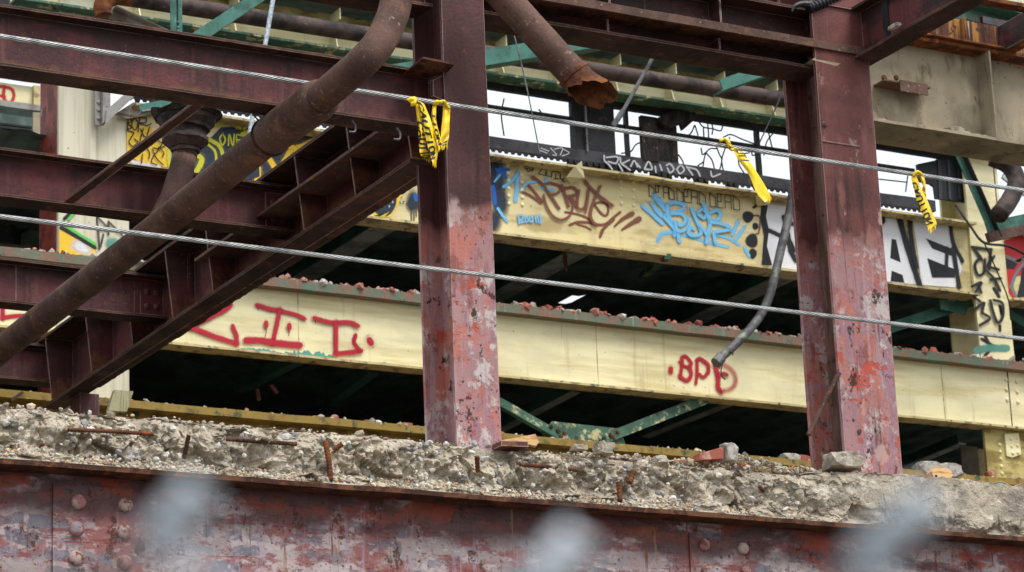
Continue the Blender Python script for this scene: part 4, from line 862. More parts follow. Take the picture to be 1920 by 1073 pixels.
vs = []; n = 160
for k in range(n+1):
    x = 8.0+9.5*k/n; j_ = .02*mn.fractal(Vector((x*5, 0, 2)), .8, 2, 4)
    for (y, z) in ((19.72, zv1+.10), (19.72, zv1+.005+j_), (19.78, zv1+j_), (19.78, zv1+.10)): vs.append((x, y, z))
MB().add(vs, [(4*k+j, 4*k+(j+1) % 4, 4*k+4+(j+1) % 4, 4*k+4+j) for k in range(n) for j in range(4)]).build('board_edge', 'rotten_wood', re)
struct(MB().plate(6.5, 18.6, 19.79, 20.6, zv1+.02, zv1+.14, .004, .2, 0).build('roof_slab', 'deck_dark'))
# long dark pipe in front of the ribs
Y3 = 19.62
p3 = thing('steel_pipe', 'long dark pipe under the roof edge with a torn rusty elbow at left', 'pipe', PY(800, 86, Y3))
pA, pB = PY(240, -4, Y3), PY(1900, 254, Y3); r3 = 16/F_PX*23
MB().tube([pA.lerp(pB, k/30) for k in range(31)], r3, 16, noise=.003).build('pipe_run', 'pipe_dark', p3, smooth=True)
MB().tube(spline([PY(246, -3, Y3), PY(215, -6, Y3), PY(198, 2, Y3), PY(192, 16, Y3), PY(194, 30, Y3)], 5), [r3]*6+[r3*1.05]*11+[r3*.95]*4, 14, noise=.006).build('torn_elbow', 'rust_orange', p3, smooth=True)

# ---- behind the wall: decks, beams and back wall keep the inside dark
XI0, XI1, YI1 = 3.0, 26.0, 31.0
zd = zUb+.52
def deck(name, z, hole=None):
    vs = []; fs = []; nx = int((XI1-XI0)/.075)
    for i in range(nx+1):
        x = XI0+(XI1-XI0)*i/nx; dz = .022 if (i//2) % 2 else 0
        for y in (YB+.26, hole[1] if hole else 24, hole[3] if hole else 26, YI1): vs.append((x, y, z+dz))
    for i in range(nx):
        x = XI0+(XI1-XI0)*(i+.5)/nx
        for j in range(3):
            if hole and j == 1 and hole[0] < x < hole[2]: continue
            fs.append((i*4+j, i*4+4+j, i*4+5+j, i*4+1+j))
    return struct(MB().add(vs, fs).build(name, 'deck_dark'))
h0, h1, h2 = PZ(1058, 566, zd), PZ(1096, 557, zd), PZ(1078, 572, zd)
deck('floor_deck', zd, (h0.x, min(h1.y, h2.y), h1.x, max(h0.y, h1.y, h2.y)))
deck('floor_deck', zLb+.50)
deck('floor_deck', Bz-.25)
for z_ in (zLb+.50, Bz-.25): struct(MB().plate(XI0, XI1, YB+.27, YI1-.02, z_+.03, z_+.08, 0, 2, 0).build('bounce_slab', 'mortar'))  # unseen pale plates added on the decks to bounce daylight inside
for lb, px, py in (('grey floor beam inside the dark opening near the middle column', 1000, 522), ('grey floor beam inside the opening behind the hanging conduit', 1390, 562), ('dim floor beam inside the opening left of the middle column', 640, 480)):
    x = PZ(px, py, zd-.2).x; t = thing('deck_beam', lb, 'beam', (x, 25, zd-.2))
    MB().plate(x-.11, x+.11, YB+.3, YI1-.3, zd-.20, zd-.185, .002, .3, 1).build('bottom_flange', 'interior_beam', t)
    MB().plate(x-.008, x+.008, YB+.3, YI1-.3, zd-.185, zd-.005, .001, .3, 1).build('web', 'dark_green', t)
for i, (a, b) in enumerate((((450, 735), (560, 680)), ((620, 760), (700, 700)), ((930, 812), (1080, 735)), ((1210, 820), (1370, 757)), ((1690, 880), (1805, 832)))):
    zz = zLb+.3; p0, p1 = PY(*a, 21.6+.2*i), PY(*b, 20.7+.2*i)
    t = thing('inner_brace', ['dim diagonal brace in the dark under the lower girder, leftmost', 'dim diagonal brace in the dark under the lower girder, left of the middle column', 'grey diagonal brace crossing behind the green brace near the middle column', 'grey diagonal brace parallel to the chipped green brace', 'grey diagonal brace in the dark right of the right column'][i], 'brace', p0)
    MB().bar(p0, p1, .10, .012).build('flat_leg', 'interior_beam' if i > 1 else 'dark_green', t)
    MB().bar(p0, p1, .012, .09, off=(.05, .05)).build('upright_leg', 'dark_green', t)
for lb, q in (('short rusty wire hanging in the dark left of the middle column', [(482, 730), (486, 752)]), ('thin bent wire hanging in the dark left of the middle column', [(508, 722), (520, 738)]), ('stubby rusty hanger under the graffiti girder near the middle column', [(1058, 472), (1062, 508)])):
    tag(MB().tube(spline([PY(x, y, YB+.3) for x, y in q], 4), .016, 6).build('hanging_stub', 'rust', at=PY(*q[0], YB+.3)), lb, 'wire')
bw = struct(MB().plate(XI0, XI1, YI1, YI1+.1, 0, zd+.02, .0, 1, 0).build('back_wall', 'dark_green'))
struct(MB().plate(XI0-.1, XI0, YB+.3, YI1, 0, zd+.02, .0, 1, 1).build('side_wall', 'dark_green'))
struct(MB().plate(XI1, XI1+.1, YB+.3, YI1, 0, zd+.02, .0, 1, 1).build('side_wall', 'dark_green'))
# chipped green V bracing with its gusset under the lower girder
vb = thing('v_brace', 'chipped green and cream V brace with riveted gusset under the lower girder', 'brace', PY(1095, 825, YB+.1))
Yv = YB+.06
MB().prism([PY(1018, 812, Yv), PY(1035, 790, Yv), PY(1162, 804, Yv), PY(1172, 830, Yv), PY(1170, 846, Yv), PY(1020, 836, Yv)], (0, .014, 0)).build('gusset', 'green_chipped', vb)
MB().bar(PY(925, 748, Yv-.03), PY(1062, 826, Yv-.03), .012, .085, up=(0, 1, 0)).build('diagonal', 'green_chipped', vb)
MB().bar(PY(1125, 826, Yv-.03), PY(1325, 748, Yv-.03), .012, .085, up=(0, 1, 0)).build('diagonal', 'green_chipped', vb)
MB().bar(PY(925, 756, Yv-.05), PY(1062, 834, Yv-.05), .06, .010).build('diagonal_leg', 'dark_green', vb)
for (px, py) in ((1033, 800), (1046, 808), (1058, 812), (1052, 818), (1132, 822), (1145, 816), (1158, 810), (1150, 820)): rivet(vb, PY(px, py, Yv-.038), .02, 'rust')
gbr = thing('green_brace', 'green knee brace with gusset under the graffiti girder right of the right column', 'brace', PY(1740, 590, YB+.2))
MB().bar(PY(1660, 618, YB+.35), PY(1822, 565, YB+.1), .012, .10, up=(0, 1, 0)).build('diagonal', 'teal', gbr)
MB().prism([PY(1762, 562, YB+.12), PY(1815, 568, YB+.12), PY(1812, 590, YB+.12), PY(1764, 580, YB+.12)], (0, .012, 0)).build('gusset', 'teal', gbr)
tag(MB().bar(PY(1862, 570, YB+.3), PY(1925, 610, YB+.3), .03, .08).build('green_strut', 'teal', at=PY(1890, 590, YB+.3)), 'short green strut below the girder at the right edge', 'strut')
# bricks lying on the lower girder and on the mustard girder
for i, (px, py, wd, hh, lb) in enumerate(((1021, 566, 26, 9, 'red brick fragment on the lower girder just right of the middle column'), (1070, 576, 30, 7, 'flat brick piece on the lower girder under the bright hole'), (1337, 604, 30, 8, 'crumbled brick on the lower girder left of the conduit'), (1378, 606, 12, 15, 'upright red brick end on the lower girder beside the conduit'),
        (672, 530, 14, 6, 'small brick bit on the lower girder left of the middle column'), (697, 535, 16, 6, 'second brick bit on the lower girder left of the middle column'), (735, 538, 28, 9, 'pale broken stone on the lower girder left of the middle column'), (772, 541, 20, 10, 'whitish stone on the lower girder touching the middle column'),
        (1700, 655, 24, 8, 'brick bit on the lower girder just right of the right column'), (1800, 666, 26, 9, 'red brick piece on the lower girder left of the tagged column'), (502, 512, 22, 7, 'brick crumbs at the left visible end of the lower girder'))):
    p = PY(px, py, YB-.02); w_, h_ = wd/F_PX*23, hh/F_PX*23
    rock('brick_piece', lb, 'brick', (p.x, p.y, zlt+h_*.45), w_*.62, 'brick' if 'stone' not in lb else 'mortar', (1, .8, h_/w_*1.1), 20+i, amp=.3, sub=2)
for i, (px, py, wd, hh, lb) in enumerate(((627, 782, 16, 14, 'dark brick standing on the mustard girder behind the slab'), (592, 779, 24, 8, 'low brick left of the standing one on the mustard girder'), (690, 788, 26, 9, 'low brick right of the standing one on the mustard girder'), (760, 795, 28, 10, 'brick nearest the middle column on the mustard girder'), (1855, 885, 22, 20, 'red brick by the riveted column foot'))):
    p = PY(px, py, YB-.02); w_, h_ = wd/F_PX*23, hh/F_PX*23
    rock('brick_piece', lb, 'brick', (p.x, p.y, Bz+h_*.45), w_*.62, 'brick', (1, .8, h_/w_*1.1), 40+i, amp=.15, sub=2)
rb2 = thing('rubble_heap', 'dark rubble heap with brick bits on the girder left of the right column', 'rubble', PY(1490, 860, YB-.05))
for i, (px, py, r, m) in enumerate(((1480, 860, .09, 'mortar'), (1500, 866, .08, 'brick'), (1512, 856, .05, 'mortar'))):
    o = rock('chunk', '', '', (0, 0, 0), r, m, (1.3, 1, .6), 50+i); o.parent = rb2; p = PY(px, py, YB-.05); o.location = Vector((p.x, p.y, Bz+.02))-rb2.location; del o['label']; del o['category']
rb3 = thing('rubble_heap', 'grey rubble mound on the girder behind the wooden block', 'rubble', PY(1750, 885, YB-.05))
for i, (px, r) in enumerate(((1740, .12), (1775, .12))):
    o = rock('chunk', '', '', (0, 0, 0), r, 'mortar', (1.4, 1, .8), 60+i); o.parent = rb3; p = PY(px, 880, YB-.05); o.location = Vector((p.x, p.y, Bz+.03))-rb3.location; del o['label']; del o['category']
cr = pebble_cloud(2200, lambda: (lambda x: Vector((x, YB-.095+.2*random.random(), zlt+.004+.02*max(0, mn.noise(Vector((x*5, 1, 1)))))))(random.uniform(7, 17)), .006, .055, 4, [lin(170, 96, 78), lin(186, 130, 112), lin(196, 184, 170), lin(150, 84, 70), lin(206, 198, 188), lin(164, 150, 138)]).build('gravel', 'gravel'); cr2 = pebble_cloud(900, lambda: Vector((random.uniform(7, 17), YB-.11+.2*random.random(), Bz+.004)), .006, .04, 4).build('gravel', 'gravel'); struct(cr2, 'stuff'); cr2['label'] = 'crumbs along the mustard girder top'
struct(cr, 'stuff'); cr['label'] = 'crumbs of brick and mortar along the lower girder flange'
# ================================================================== RIGHT SIDE: beige girder, rusty channel and what hangs below
YN = 15.8
zn0 = PY(1780, 249, YN).z; zn1 = PY(1780, 99, YN+.2).z; xn0 = PY(1575, 230, YN+.2).x
ng = thing('beige_girder', 'dirty beige plate girder with stiffener at the upper right behind the column', 'girder', (xn0, YN+.2, zn0))
MB().plate(xn0, 16.5, YN, YN+.42, zn0, zn0+.022, .004, .1, 0).build('bottom_flange', 'beige', ng)
MB().plate(xn0, 16.5, YN+.2, YN+.22, zn0+.022, zn1, .003, .15, 0).build('web', 'beige', ng)
MB().plate(xn0, 16.5, YN+.06, YN+.36, zn1, zn1+.03, .004, .06, 0).build('top_flange', 'rust_orange', ng)
xs_ = PY(1862, 190, YN+.05).x
MB().box(xs_-.008, xs_+.008, YN+.04, YN+.199, zn0+.024, zn1-.002).build('stiffener', 'beige', ng)
cl = MB().box(PY(1652, 150, YN+.1).x, PY(1738, 155, YN+.1).x, YN+.06, YN+.198, PY(1700, 158, YN+.06).z, PY(1700, 158, YN+.06).z+.012).build('clip_angle', 'pipe_rust', ng)
za = PY(1712, 158, YN+.06).z
MB().box(PY(1687, 165, YN+.06).x, PY(1738, 165, YN+.06).x, YN+.05, YN+.06, za-.075, za+.014).build('clip_leg', 'pipe_rust', ng)
for px in (1657, 1680): rivet(ng, PY(px, 146, YN+.2), .022, 'rust', name='bolt')
for i, (px, py, r) in enumerate(((1655, 224, .05), (1728, 232, .05), (1760, 236, .04), (1790, 238, .085), (1806, 242, .06), (1830, 248, .05), (1845, 252, .05))):
    p = PY(px, py, YN+.08); o = rock('debris', '', '', (0, 0, 0), r, 'concrete_chunk', (1.2, 1, .6), 70+i, amp=.45); del o['label']; del o['category']; o.parent = ng; o.location = Vector((p.x, YN+.1, zn0+.022+r*.3))-ng.location
rc_ = thing('steel_channel', 'rust streaked steel channel lying on the beige girder at the upper right', 'channel', PY(1800, 95, YN))
zc0 = zn1+.034; zc1 = PY(1830, 42, YN+.1).z
xe = PY(1873, 80, YN+.1).x
MB().plate(xn0, xe, YN+.10, YN+.115, zc0, zc1, .004, .05, 0).build('web', 'rust_streaked', rc_)
MB().plate(xn0, xe, YN+.02, YN+.10, zc0, zc0+.012, .003, .05, 0).build('bottom_leg', 'rust_orange', rc_)
xr = PY(1801, 60, YN+.1).x
MB().box(xr, xr+.012, YN+.04, YN+.10, zc0+.012, zc1).build('stiffener', 'rust_streaked', rc_)
st = thing('steel_channel', 'short dark rusty channel sticking towards the viewer at the upper right edge', 'channel', PY(1890, 90, YN))
MB().plate(xe+.003, xe+.018, YN-1.0, YN+.115, zc0, zc1, .003, .06, 1).build('web', 'maroon', st)
MB().plate(xe+.018, xe+.13, YN-1.0, YN+.115, zc0, zc0+.014, .003, .06, 1).build('bottom_leg', 'rust_orange', st)
s4 = thing('steel_channel', 'orange streaked channel end in the extreme upper right corner', 'channel', PY(1915, 115, YN+.1))
MB().plate(xe+.14, 16.5, YN+.10, YN+.115, zc0, zc1, .003, .06, 0).build('web', 'rust_streaked', s4)
tg = thing('green_beam', 'green beam at the top right above the rusty channel', 'beam', PY(1870, 15, 18))
p0, p1 = PY(1815, 0, 18), PY(1960, 38, 18)
MB().bar(p0, p1, .2, .10).build('front_face', 'teal', tg); MB().bar(p0+Vector((0, .3, -.10)), p1+Vector((0, .3, -.10)), .5, .12).build('soffit', 'dark_green', tg)
tr = thing('red_strip', 'red and blue grey strip seen above the rusty channel', 'strip', PY(1840, 40, 17))
MB().bar(PY(1790, 28, 17), PY(1840, 38, 17), .04, .06).build('red_part', 'spray_signal', tr); MB().bar(PY(1840, 38, 17), PY(1895, 49, 17), .04, .06).build('blue_part', 'sill_grey', tr)
for nm in ('red_part', ): pass
wf = thing('pale_fascia', 'pale painted fascia with rusty lower edge in the upper right corner', 'fascia', PY(1890, 8, 15.5))
MB().bar(PY(1850, -18, 15.5), PY(1990, 12, 15.5), .03, .14).build('face', 'white_column', wf); MB().bar(PY(1835, 0, 15.5), PY(1990, 28, 15.5), .10, .03).build('rusty_edge', 'rust_orange', wf)
hb = MB().box(9.50, 9.76, 13.42, 13.7, 8.05, 9.2).build('rear_post', 'column_red_worn', at=(9.6, 13.5, 8.05)); tag(hb, 'pink rear post rising behind the top of the right column', 'post')
ho = thing('ribbed_hose', 'black ribbed hose lying across the top beam near the right column', 'hose', PY(1530, 5, 12.98))
hA, hB = PY(1516, 16, 13.0), PY(1610, -22, 13.0); n = 60
MB().tube([hA.lerp(hB, k/n) for k in range(n+1)], [.036 if (k//2) % 2 else .028 for k in range(n+1)], 14).build('hose_run', 'black_rubber', ho)
MB().tube(spline([PY(1485, 22, 13.0), PY(1490, 12, 13.0), PY(1503, 8, 13.0), PY(1520, 10, 13.0)], 5), [.006+.022*k/15 for k in range(16)], 8).build('split_end', 'black_rubber', ho)

db = thing('diagonal_brace', 'dark mossy diagonal brace crossing the tagged column', 'brace', PY(1825, 350, 19.3))
MB().bar(PY(1782, 250, 19.3), PY(1868, 448, 19.3), .012, .10, up=(0, 1, 0)).build('flat_leg', 'dark_green', db); MB().bar(PY(1782, 250, 19.27), PY(1868, 448, 19.27), .06, .012, off=(0, .05)).build('upright_leg', 'black_steel', db)
gb = thing('green_beam', 'green beam stub with brown underside at the right edge beside the tagged column', 'beam', PY(1885, 430, 19.3))
MB().bar(PY(1850, 428, 19.3), PY(1990, 398, 19.3), .02, .11).build('face', 'teal', gb); MB().bar(PY(1852, 446, 19.27), PY(1990, 416, 19.27), .05, .09).build('underside', 'pipe_rust', gb)
pe = thing('pipe_elbow', 'dark pipe elbow coming down at the right edge below the beige girder', 'pipe', PY(1890, 360, 19.0))
MB().tube(spline([PY(1860, 296, 19.1), PY(1890, 310, 19.05), PY(1906, 338, 19.0), PY(1895, 372, 18.95), PY(1872, 404, 18.9)], 7), .082, 16, noise=.003).build('elbow', 'pipe_dark', pe, smooth=True)
MB().bar(PY(1880, 330, 19.6), PY(1930, 370, 19.6), .03, .05).build('strap', 'galvanised', pe)
wl = thing('hanging_wire', 'thin cable drooping across the tagged column to the right edge', 'wire', PY(1840, 450, 19.5))
MB().tube(spline([PY(1792, 385, 19.8), PY(1820, 425, 19.6), PY(1845, 455, 19.5), PY(1890, 462, 19.5), PY(1930, 482, 19.5)], 6), .012, 6).build('wire_run', 'wire_dark', wl)
MB().tube(spline([PY(1845, 455, 19.48), PY(1870, 510, 19.6), PY(1890, 560, 19.7), PY(1895, 600, 19.8)], 6), .007, 6).build('wire_tail', 'wire_dark', wl)

# conduit, rods and wires
cd = thing('bent_conduit', 'bent grey conduit hanging down beside the right column in front of the yellow girders', 'conduit', PY(1440, 560, 19.6))
MB().tube(spline([PY(1489, 340, 19.7), PY(1480, 400, 19.7), PY(1466, 460, 19.65), PY(1452, 520, 19.6), PY(1441, 560, 19.6), PY(1420, 600, 19.55), PY(1385, 640, 19.5), PY(1346, 676, 19.5)], 6), .039, 12).build('tube', 'conduit', cd, smooth=True)
MB().tube([PY(1352, 671, 19.5), PY(1342, 681, 19.5)], .05, 12).build('end_fitting', 'rod_grey', cd)
for q in ([(1356, 676), (1352, 695), (1354, 706), (1360, 712)], [(1352, 680), (1349, 692)], [(1368, 660), (1374, 662), (1373, 666)]): MB().tube(spline([PY(x, y, 19.45) for x, y in q], 5), .006, 5).build('loose_wire', 'wire_dark', cd)
hr = thing('hanger_rod', 'slanted grey hanger rod in front of the windows under the top beam', 'rod', PY(1190, 165, 19.3))
MB().tube([PY(1240, 80, 19.3), PY(1166, 212, 19.5)], .017, 8).build('rod', 'rod_grey', hr); MB().tube([PY(1168, 208, 19.5), PY(1150, 236, 19.55)], .026, 8).build('turnbuckle', 'rod_grey', hr)
hr = thing('hanger_rod', 'thin grey hanger rod hanging behind the upper left beam and big pipe', 'rod', PY(490, 130, 18.6))
MB().tube([PY(514, -12, 18.6), PY(466, 262, 18.6)], .018, 8).build('rod', 'galvanised', hr)
for lb, q, r, Y in (('thin pale wire hanging from the cut pipe past the windows', [(962, 58), (980, 130), (995, 200), (1012, 288)], .0045, 16.0), ('dark thin wire slanting beside the right column before the windows', [(1478, 140), (1460, 190), (1424, 268)], .006, 18.5)):
    tag(MB().tube(spline([PY(x, y, Y) for x, y in q], 6), r, 6).build('hanging_wire', 'rod_grey' if r < .005 else 'wire_dark', at=PY(*q[0], Y)), lb, 'wire')
lw = thing('loose_wires', 'tangle of loose dark wires in the empty right hand window panes', 'wires', PY(1320, 290, YS))
cvw = G(1140, 180, 5.647)
for q in ([(960, 270), (1010, 330), (1110, 350), (1190, 370), (1215, 320)], [(1010, 330), (1015, 480), (1000, 520)], [(1055, 290), (1065, 420), (1060, 500)], [(915, 310), (880, 390), (800, 460)], [(920, 310), (955, 420)], [(985, 550), (1000, 620), (1035, 600), (1080, 560), (1150, 560)],
          [(1035, 600), (1015, 680), (1005, 760)], [(1035, 600), (1100, 680), (1130, 785)], [(1150, 540), (1180, 620), (1205, 680), (1180, 790)], [(1290, 440), (1240, 560), (1205, 680), (1220, 790)], [(1220, 440), (1300, 410), (1420, 460), (1580, 520)], [(1100, 300), (1110, 350), (1100, 410)],
          [(1500, 600), (1400, 630), (1385, 720), (1445, 825)], [(1520, 590), (1530, 630), (1560, 620), (1570, 580)], [(1700, 390), (1740, 560)], [(1745, 400), (1680, 490), (1650, 630)], [(140, 610), (240, 590), (290, 520), (355, 490)], [(745, 620), (790, 690), (800, 730)], [(950, 740), (1010, 700)]):
    MB().tube(spline([PY(*cvw(p), YS+.1) for p in q], 5), .007, 5).build('wire', 'wire_dark', lw)
for q in ([(914, 196), (950, 210), (1010, 212), (1010, 205)], [(945, 185), (940, 215), (945, 255)], [(1646, 336), (1700, 342)], [(1702, 330), (1698, 360)]):
    MB().tube(spline([PY(*p, YS+.1) for p in q], 5), .007, 5).build('wire', 'wire_dark', lw)
rbx = rebar([PY(1573, 700, 13.0), PY(1545, 755, 12.99), PY(1516, 816, 12.98)], .013).build('rebar', 'pipe_rust', at=PY(1545, 760, 13), smooth=True); tag(rbx, 'thin ribbed bar leaning against the lower part of the right column', 'rebar')

# teal braces up high
for i, (lb, a, b, Y, wd) in enumerate((('long teal brace passing behind the middle column under the roof', (640, 152), (1180, 64), 18.4, .13), ('short teal brace end between beam and pipe left of the right column', (1352, 160), (1460, 122), 19.0, .10),
        ('teal diagonal brace meeting the top edge behind the upper left beam', (350, 84), (500, -16), 17.6, .09))):
    t = thing('teal_brace', lb, 'brace', PY(*a, Y)); A_, B_ = PY(*a, Y), PY(*b, Y)
    MB().bar(A_, B_, .012, wd, up=(0, 1, 0)).build('face_leg', 'teal', t); MB().bar(A_+Vector((0, .06, -wd*.5)), B_+Vector((0, .06, -wd*.5)), .13, .012).build('flat_leg', 'dark_green', t)
t = thing('teal_hanger', 'teal double angle hanger dropping from the top edge behind the upper left beam', 'hanger', PY(330, 40, 17.8))
MB().bar(PY(324, -20, 17.8), PY(326, 75, 17.8), .012, .045, up=(0, 1, 0)).build('angle', 'teal', t); MB().bar(PY(337, -20, 17.8), PY(338, 75, 17.8), .012, .030, up=(0, 1, 0)).build('angle', 'teal', t); MB().bar(PY(331, -20, 17.83), PY(332, 75, 17.83), .012, .03, up=(0, 1, 0)).build('gap_plate', 'dark_green', t)
for y in (42, 52, 58): rivet(t, PY(334, y, 17.79), .012, 'dark_green', name='bolt')
t = thing('teal_brace', 'flat teal brace end above the drain bowl under the upper left beam', 'brace', PY(330, 192, 19.0))
MB().bar(PY(262, 205, 19.0), PY(420, 176, 19.0), .012, .075, up=(0, 1, 0)).build('face_leg', 'teal', t); MB().bar(PY(262, 212, 19.03), PY(420, 186, 19.03), .1, .012).build('flat_leg', 'grey_paint', t)
# grey riveted gusset at the far left column
gs = thing('gusset_bracket', 'grey riveted gusset bracket on the far left column below the upper left beam', 'bracket', PY(220, 190, 19.9))
Yg = 19.92
MB().prism([PY(178, 100, Yg), PY(193, 100, Yg), PY(193, 235, Yg), PY(178, 235, Yg)], (0, .02, 0)).build('rivet_strip', 'grey_paint', gs)
MB().prism([PY(193, 60, Yg-.05), PY(207, 60, Yg-.05), PY(207, 210, Yg-.05), PY(193, 232, Yg-.05)], (0, .04, 0)).build('upright_leg', 'grey_paint', gs)
MB().prism([PY(200, 206, Yg-.07), PY(262, 152, Yg-.07), PY(282, 152, Yg-.07), PY(198, 232, Yg-.07)], (0, .06, 0)).build('diagonal_leg', 'grey_paint', gs)
MB().prism([PY(215, 214, Yg+.02), PY(250, 192, Yg+.02), PY(330, 200, Yg+.02), PY(300, 212, Yg+.02), PY(240, 222, Yg+.02)], (0, .015, 0)).build('gusset_plate', 'rotten_wood', gs)
for y in (192, 206, 222): rivet(gs, PY(185, y, Yg), .018, 'grey_paint')
gs2 = thing('grey_channel', 'slanting grey channel behind the torn pipe elbow at the upper left', 'channel', PY(250, 50, 19.85))
MB().bar(PY(205, 22, 19.85), PY(310, 72, 19.85), .1, .06).build('web', 'grey_paint', gs2); MB().bar(PY(212, 16, 19.8), PY(318, 66, 19.8), .13, .012).build('leg', 'grey_paint', gs2)
# farther bay at the far left
fg = thing('far_girder', 'cream girder end with red paint and black fascia at the far left edge', 'girder', PY(40, 180, 23.5))
YF = 23.5; xa, xb = PY(-120, 150, YF).x, PY(66, 180, YF).x
z0, z1, z2, z3 = PY(40, 211, YF).z, PY(40, 200, YF).z, PY(40, 160, YF).z, PY(40, 136, YF).z
MB().plate(xa, xb+.2, YF-.1, YF+.1, z0, z1, .003, .1, 0).build('bottom_flange', 'grey_paint', fg); MB().plate(xa, xb, YF, YF+.03, z1, z2, .003, .1, 0).build('web', 'yellow', fg)
MB().plate(xa, xb+.1, YF-.06, YF-.02, z2+.03, z3, .003, .1, 0).build('fascia', 'black_steel', fg); MB().plate(xb-.03, xb+.03, YF-.05, YF, z1, z2, .003, .1, 2).build('end_plate', 'yellow_flange', fg)
pf = Paint(YF, G(0, 100, 7.666))
pf.stroke('spray_signal', [(0, 480), (60, 480), (170, 520), (200, 620), (150, 710), (80, 690), (50, 600), (60, 500)], 50); pf.stroke('spray_signal', [(0, 610), (60, 620)], 45); pf.stroke('spray_signal', [(260, 745), (310, 765)], 40)
pf.done(fg, 'red spray paint on the cream girder end')
fp = thing('corrugated_wall', 'grey and dark corrugated panels beyond the far left column', 'panel', PY(40, 400, 22.8))
MB().prism([PY(-80, 200, 24), PY(82, 200, 24), PY(82, 345, 24), PY(-80, 345, 24)], (0, .03, 0)).build('panel', 'deck_dark', fp)
for k in range(18): MB().bar(PY(-40, 228+k*6.5, 23.97), PY(62, 240+k*6.5, 23.97), .03, .018).build('slat', 'black_steel', fp)
MB().prism([PY(-80, 330, 22.8), PY(82, 345, 22.8), PY(82, 470, 22.8), PY(-80, 470, 22.8)], (0, .03, 0)).build('panel', 'sill_grey', fp)
MB().prism([PY(62, 210, 23.4), PY(82, 212, 23.4), PY(82, 300, 23.4), PY(62, 300, 23.4)], (0, .03, 0)).build('panel', 'beige', fp)
MB().bar(PY(12, 388, 22.6), PY(38, 470, 22.6), .04, .03).build('hook_bar', 'black_steel', fp); MB().bar(PY(-80, 462, 22.4), PY(80, 478, 22.4), .15, .09).build('ledge', 'flange_edge', fp)
MB().prism([PY(40, 440, 22.7), PY(80, 415, 22.7), PY(80, 470, 22.7), PY(40, 470, 22.7)], (0, .02, 0)).build('mesh_sheet', 'deck_dark', fp)
MB().prism([PY(-80, -60, 23.2), PY(74, -60, 23.2), PY(74, 60, 23.2), PY(-80, 60, 23.2)], (0, .03, 0)).build('panel', 'black_steel', fp)
# bent plate tab on the graffiti girder
tab = MB().prism([PY(1062, 332, YB-.10), PY(1078, 312, YB-.16), PY(1091, 302, YB-.16), PY(1096, 334, YB-.12), PY(1086, 336, YB-.08), PY(1072, 344, YB-.03)], (0, .012, 0)).build('bent_tab', 'yellow', U)
tab2 = MB().prism([PY(1418, 366, YB-.12), PY(1440, 360, YB-.12), PY(1442, 384, YB-.1), PY(1420, 385, YB-.02)], (0, .012, 0)).build('bent_tab', 'yellow', U)
sb = thing('strut_stub', 'narrow beam stub under the graffiti girder pointing into the dark', 'strut', PY(1250, 485, YB))
MB().bar(PY(1252, 481, YB-.1), PY(1205, 518, YB+1.2), .06, .05).build('stub_bar', 'green_chipped', sb)

# ================================================================== GRAFFITI
for (ox, oy, dx, n, dy) in ((952, 310, 1, 6, 14.4), (977, 314, 1, 6, 14.0), (1164, 340, .5, 4, 13.8), (1187, 343, .5, 4, 14.0)):
    for k in range(n): rivet(U, PY(ox+dx*k*.5, oy+dy*k, YB), .018, 'yellow')
g1 = Paint(YB, G(915, 280, 6.313))
g1.blob('spray_navy', (70, 330), 170, 330, .5, .9); g1.blob('spray_navy', (150, 620), 120, 220, .6, .95); g1.blob('spray_navy', (60, 850), 130, 190, .6, .9); g1.stroke('spray_black', [(30, 90), (100, 110), (180, 120)], 60, .7, .8)
g1.fill('spray_royal', [(150, 160), (190, 220), (275, 235), (215, 290), (245, 390), (150, 300), (75, 385), (110, 280), (75, 225), (130, 220)]); g1.stroke('spray_royal', [(60, 450), (75, 560), (80, 640)], 60)
for q, w_ in (([(350, 280), (345, 440), (325, 600)], 52), ([(350, 290), (290, 370), (190, 440)], 44), ([(390, 490), (470, 400), (570, 385)], 34), ([(690, 350), (690, 420), (650, 460), (770, 485)], 36), ([(120, 705), (170, 780), (225, 850)], 38), ([(80, 380), (140, 310)], 30),
              ([(360, 790), (400, 775), (410, 820), (370, 870), (430, 860)], 22), ([(360, 780), (370, 880)], 22), ([(450, 790), (480, 840), (450, 860), (440, 810)], 22), ([(500, 790), (530, 820), (520, 860), (490, 840), (500, 795)], 22), ([(560, 780), (570, 860)], 20), ([(590, 790), (600, 870)], 18), ([(620, 770), (625, 870)], 20)):
    g1.stroke('spray_blue', q, w_)
for q, w_ in (([(535, 330), (640, 410), (720, 520), (840, 695)], 38), ([(660, 420), (740, 400), (840, 430), (860, 480), (800, 530), (740, 530)], 34), ([(660, 545), (690, 660), (760, 780), (850, 835), (940, 810), (990, 740), (1005, 640), (960, 560)], 32),
              ([(875, 430), (920, 560), (955, 670)], 40), ([(915, 460), (1000, 450), (1055, 490), (1030, 540), (940, 560)], 36), ([(990, 560), (1060, 690)], 30), ([(1080, 490), (1060, 600), (1065, 690), (1110, 710), (1160, 650), (1190, 480)], 34), ([(1190, 480), (1180, 600), (1157, 740)], 32),
              ([(1150, 375), (1230, 470), (1330, 560), (1470, 665)], 40), ([(1328, 440), (1270, 570), (1220, 720), (1215, 800), (1250, 870), (1290, 895)], 40), ([(1250, 655), (1320, 628), (1400, 650), (1424, 720), (1400, 785), (1350, 770), (1290, 700), (1252, 650)], 32),
              ([(920, 745), (1010, 760), (1120, 790), (1215, 840)], 30), ([(975, 895), (1060, 865), (1200, 868), (1300, 895), (1400, 882), (1480, 815), (1560, 750)], 36), ([(1060, 890), (1150, 915), (1215, 950)], 24), ([(1330, 1030), (1370, 940), (1480, 840)], 40), ([(480, 425), (560, 520), (640, 620)], 34), ([(415, 505), (520, 560), (625, 635)], 34)):
    g1.stroke('spray_brown', q, w_)
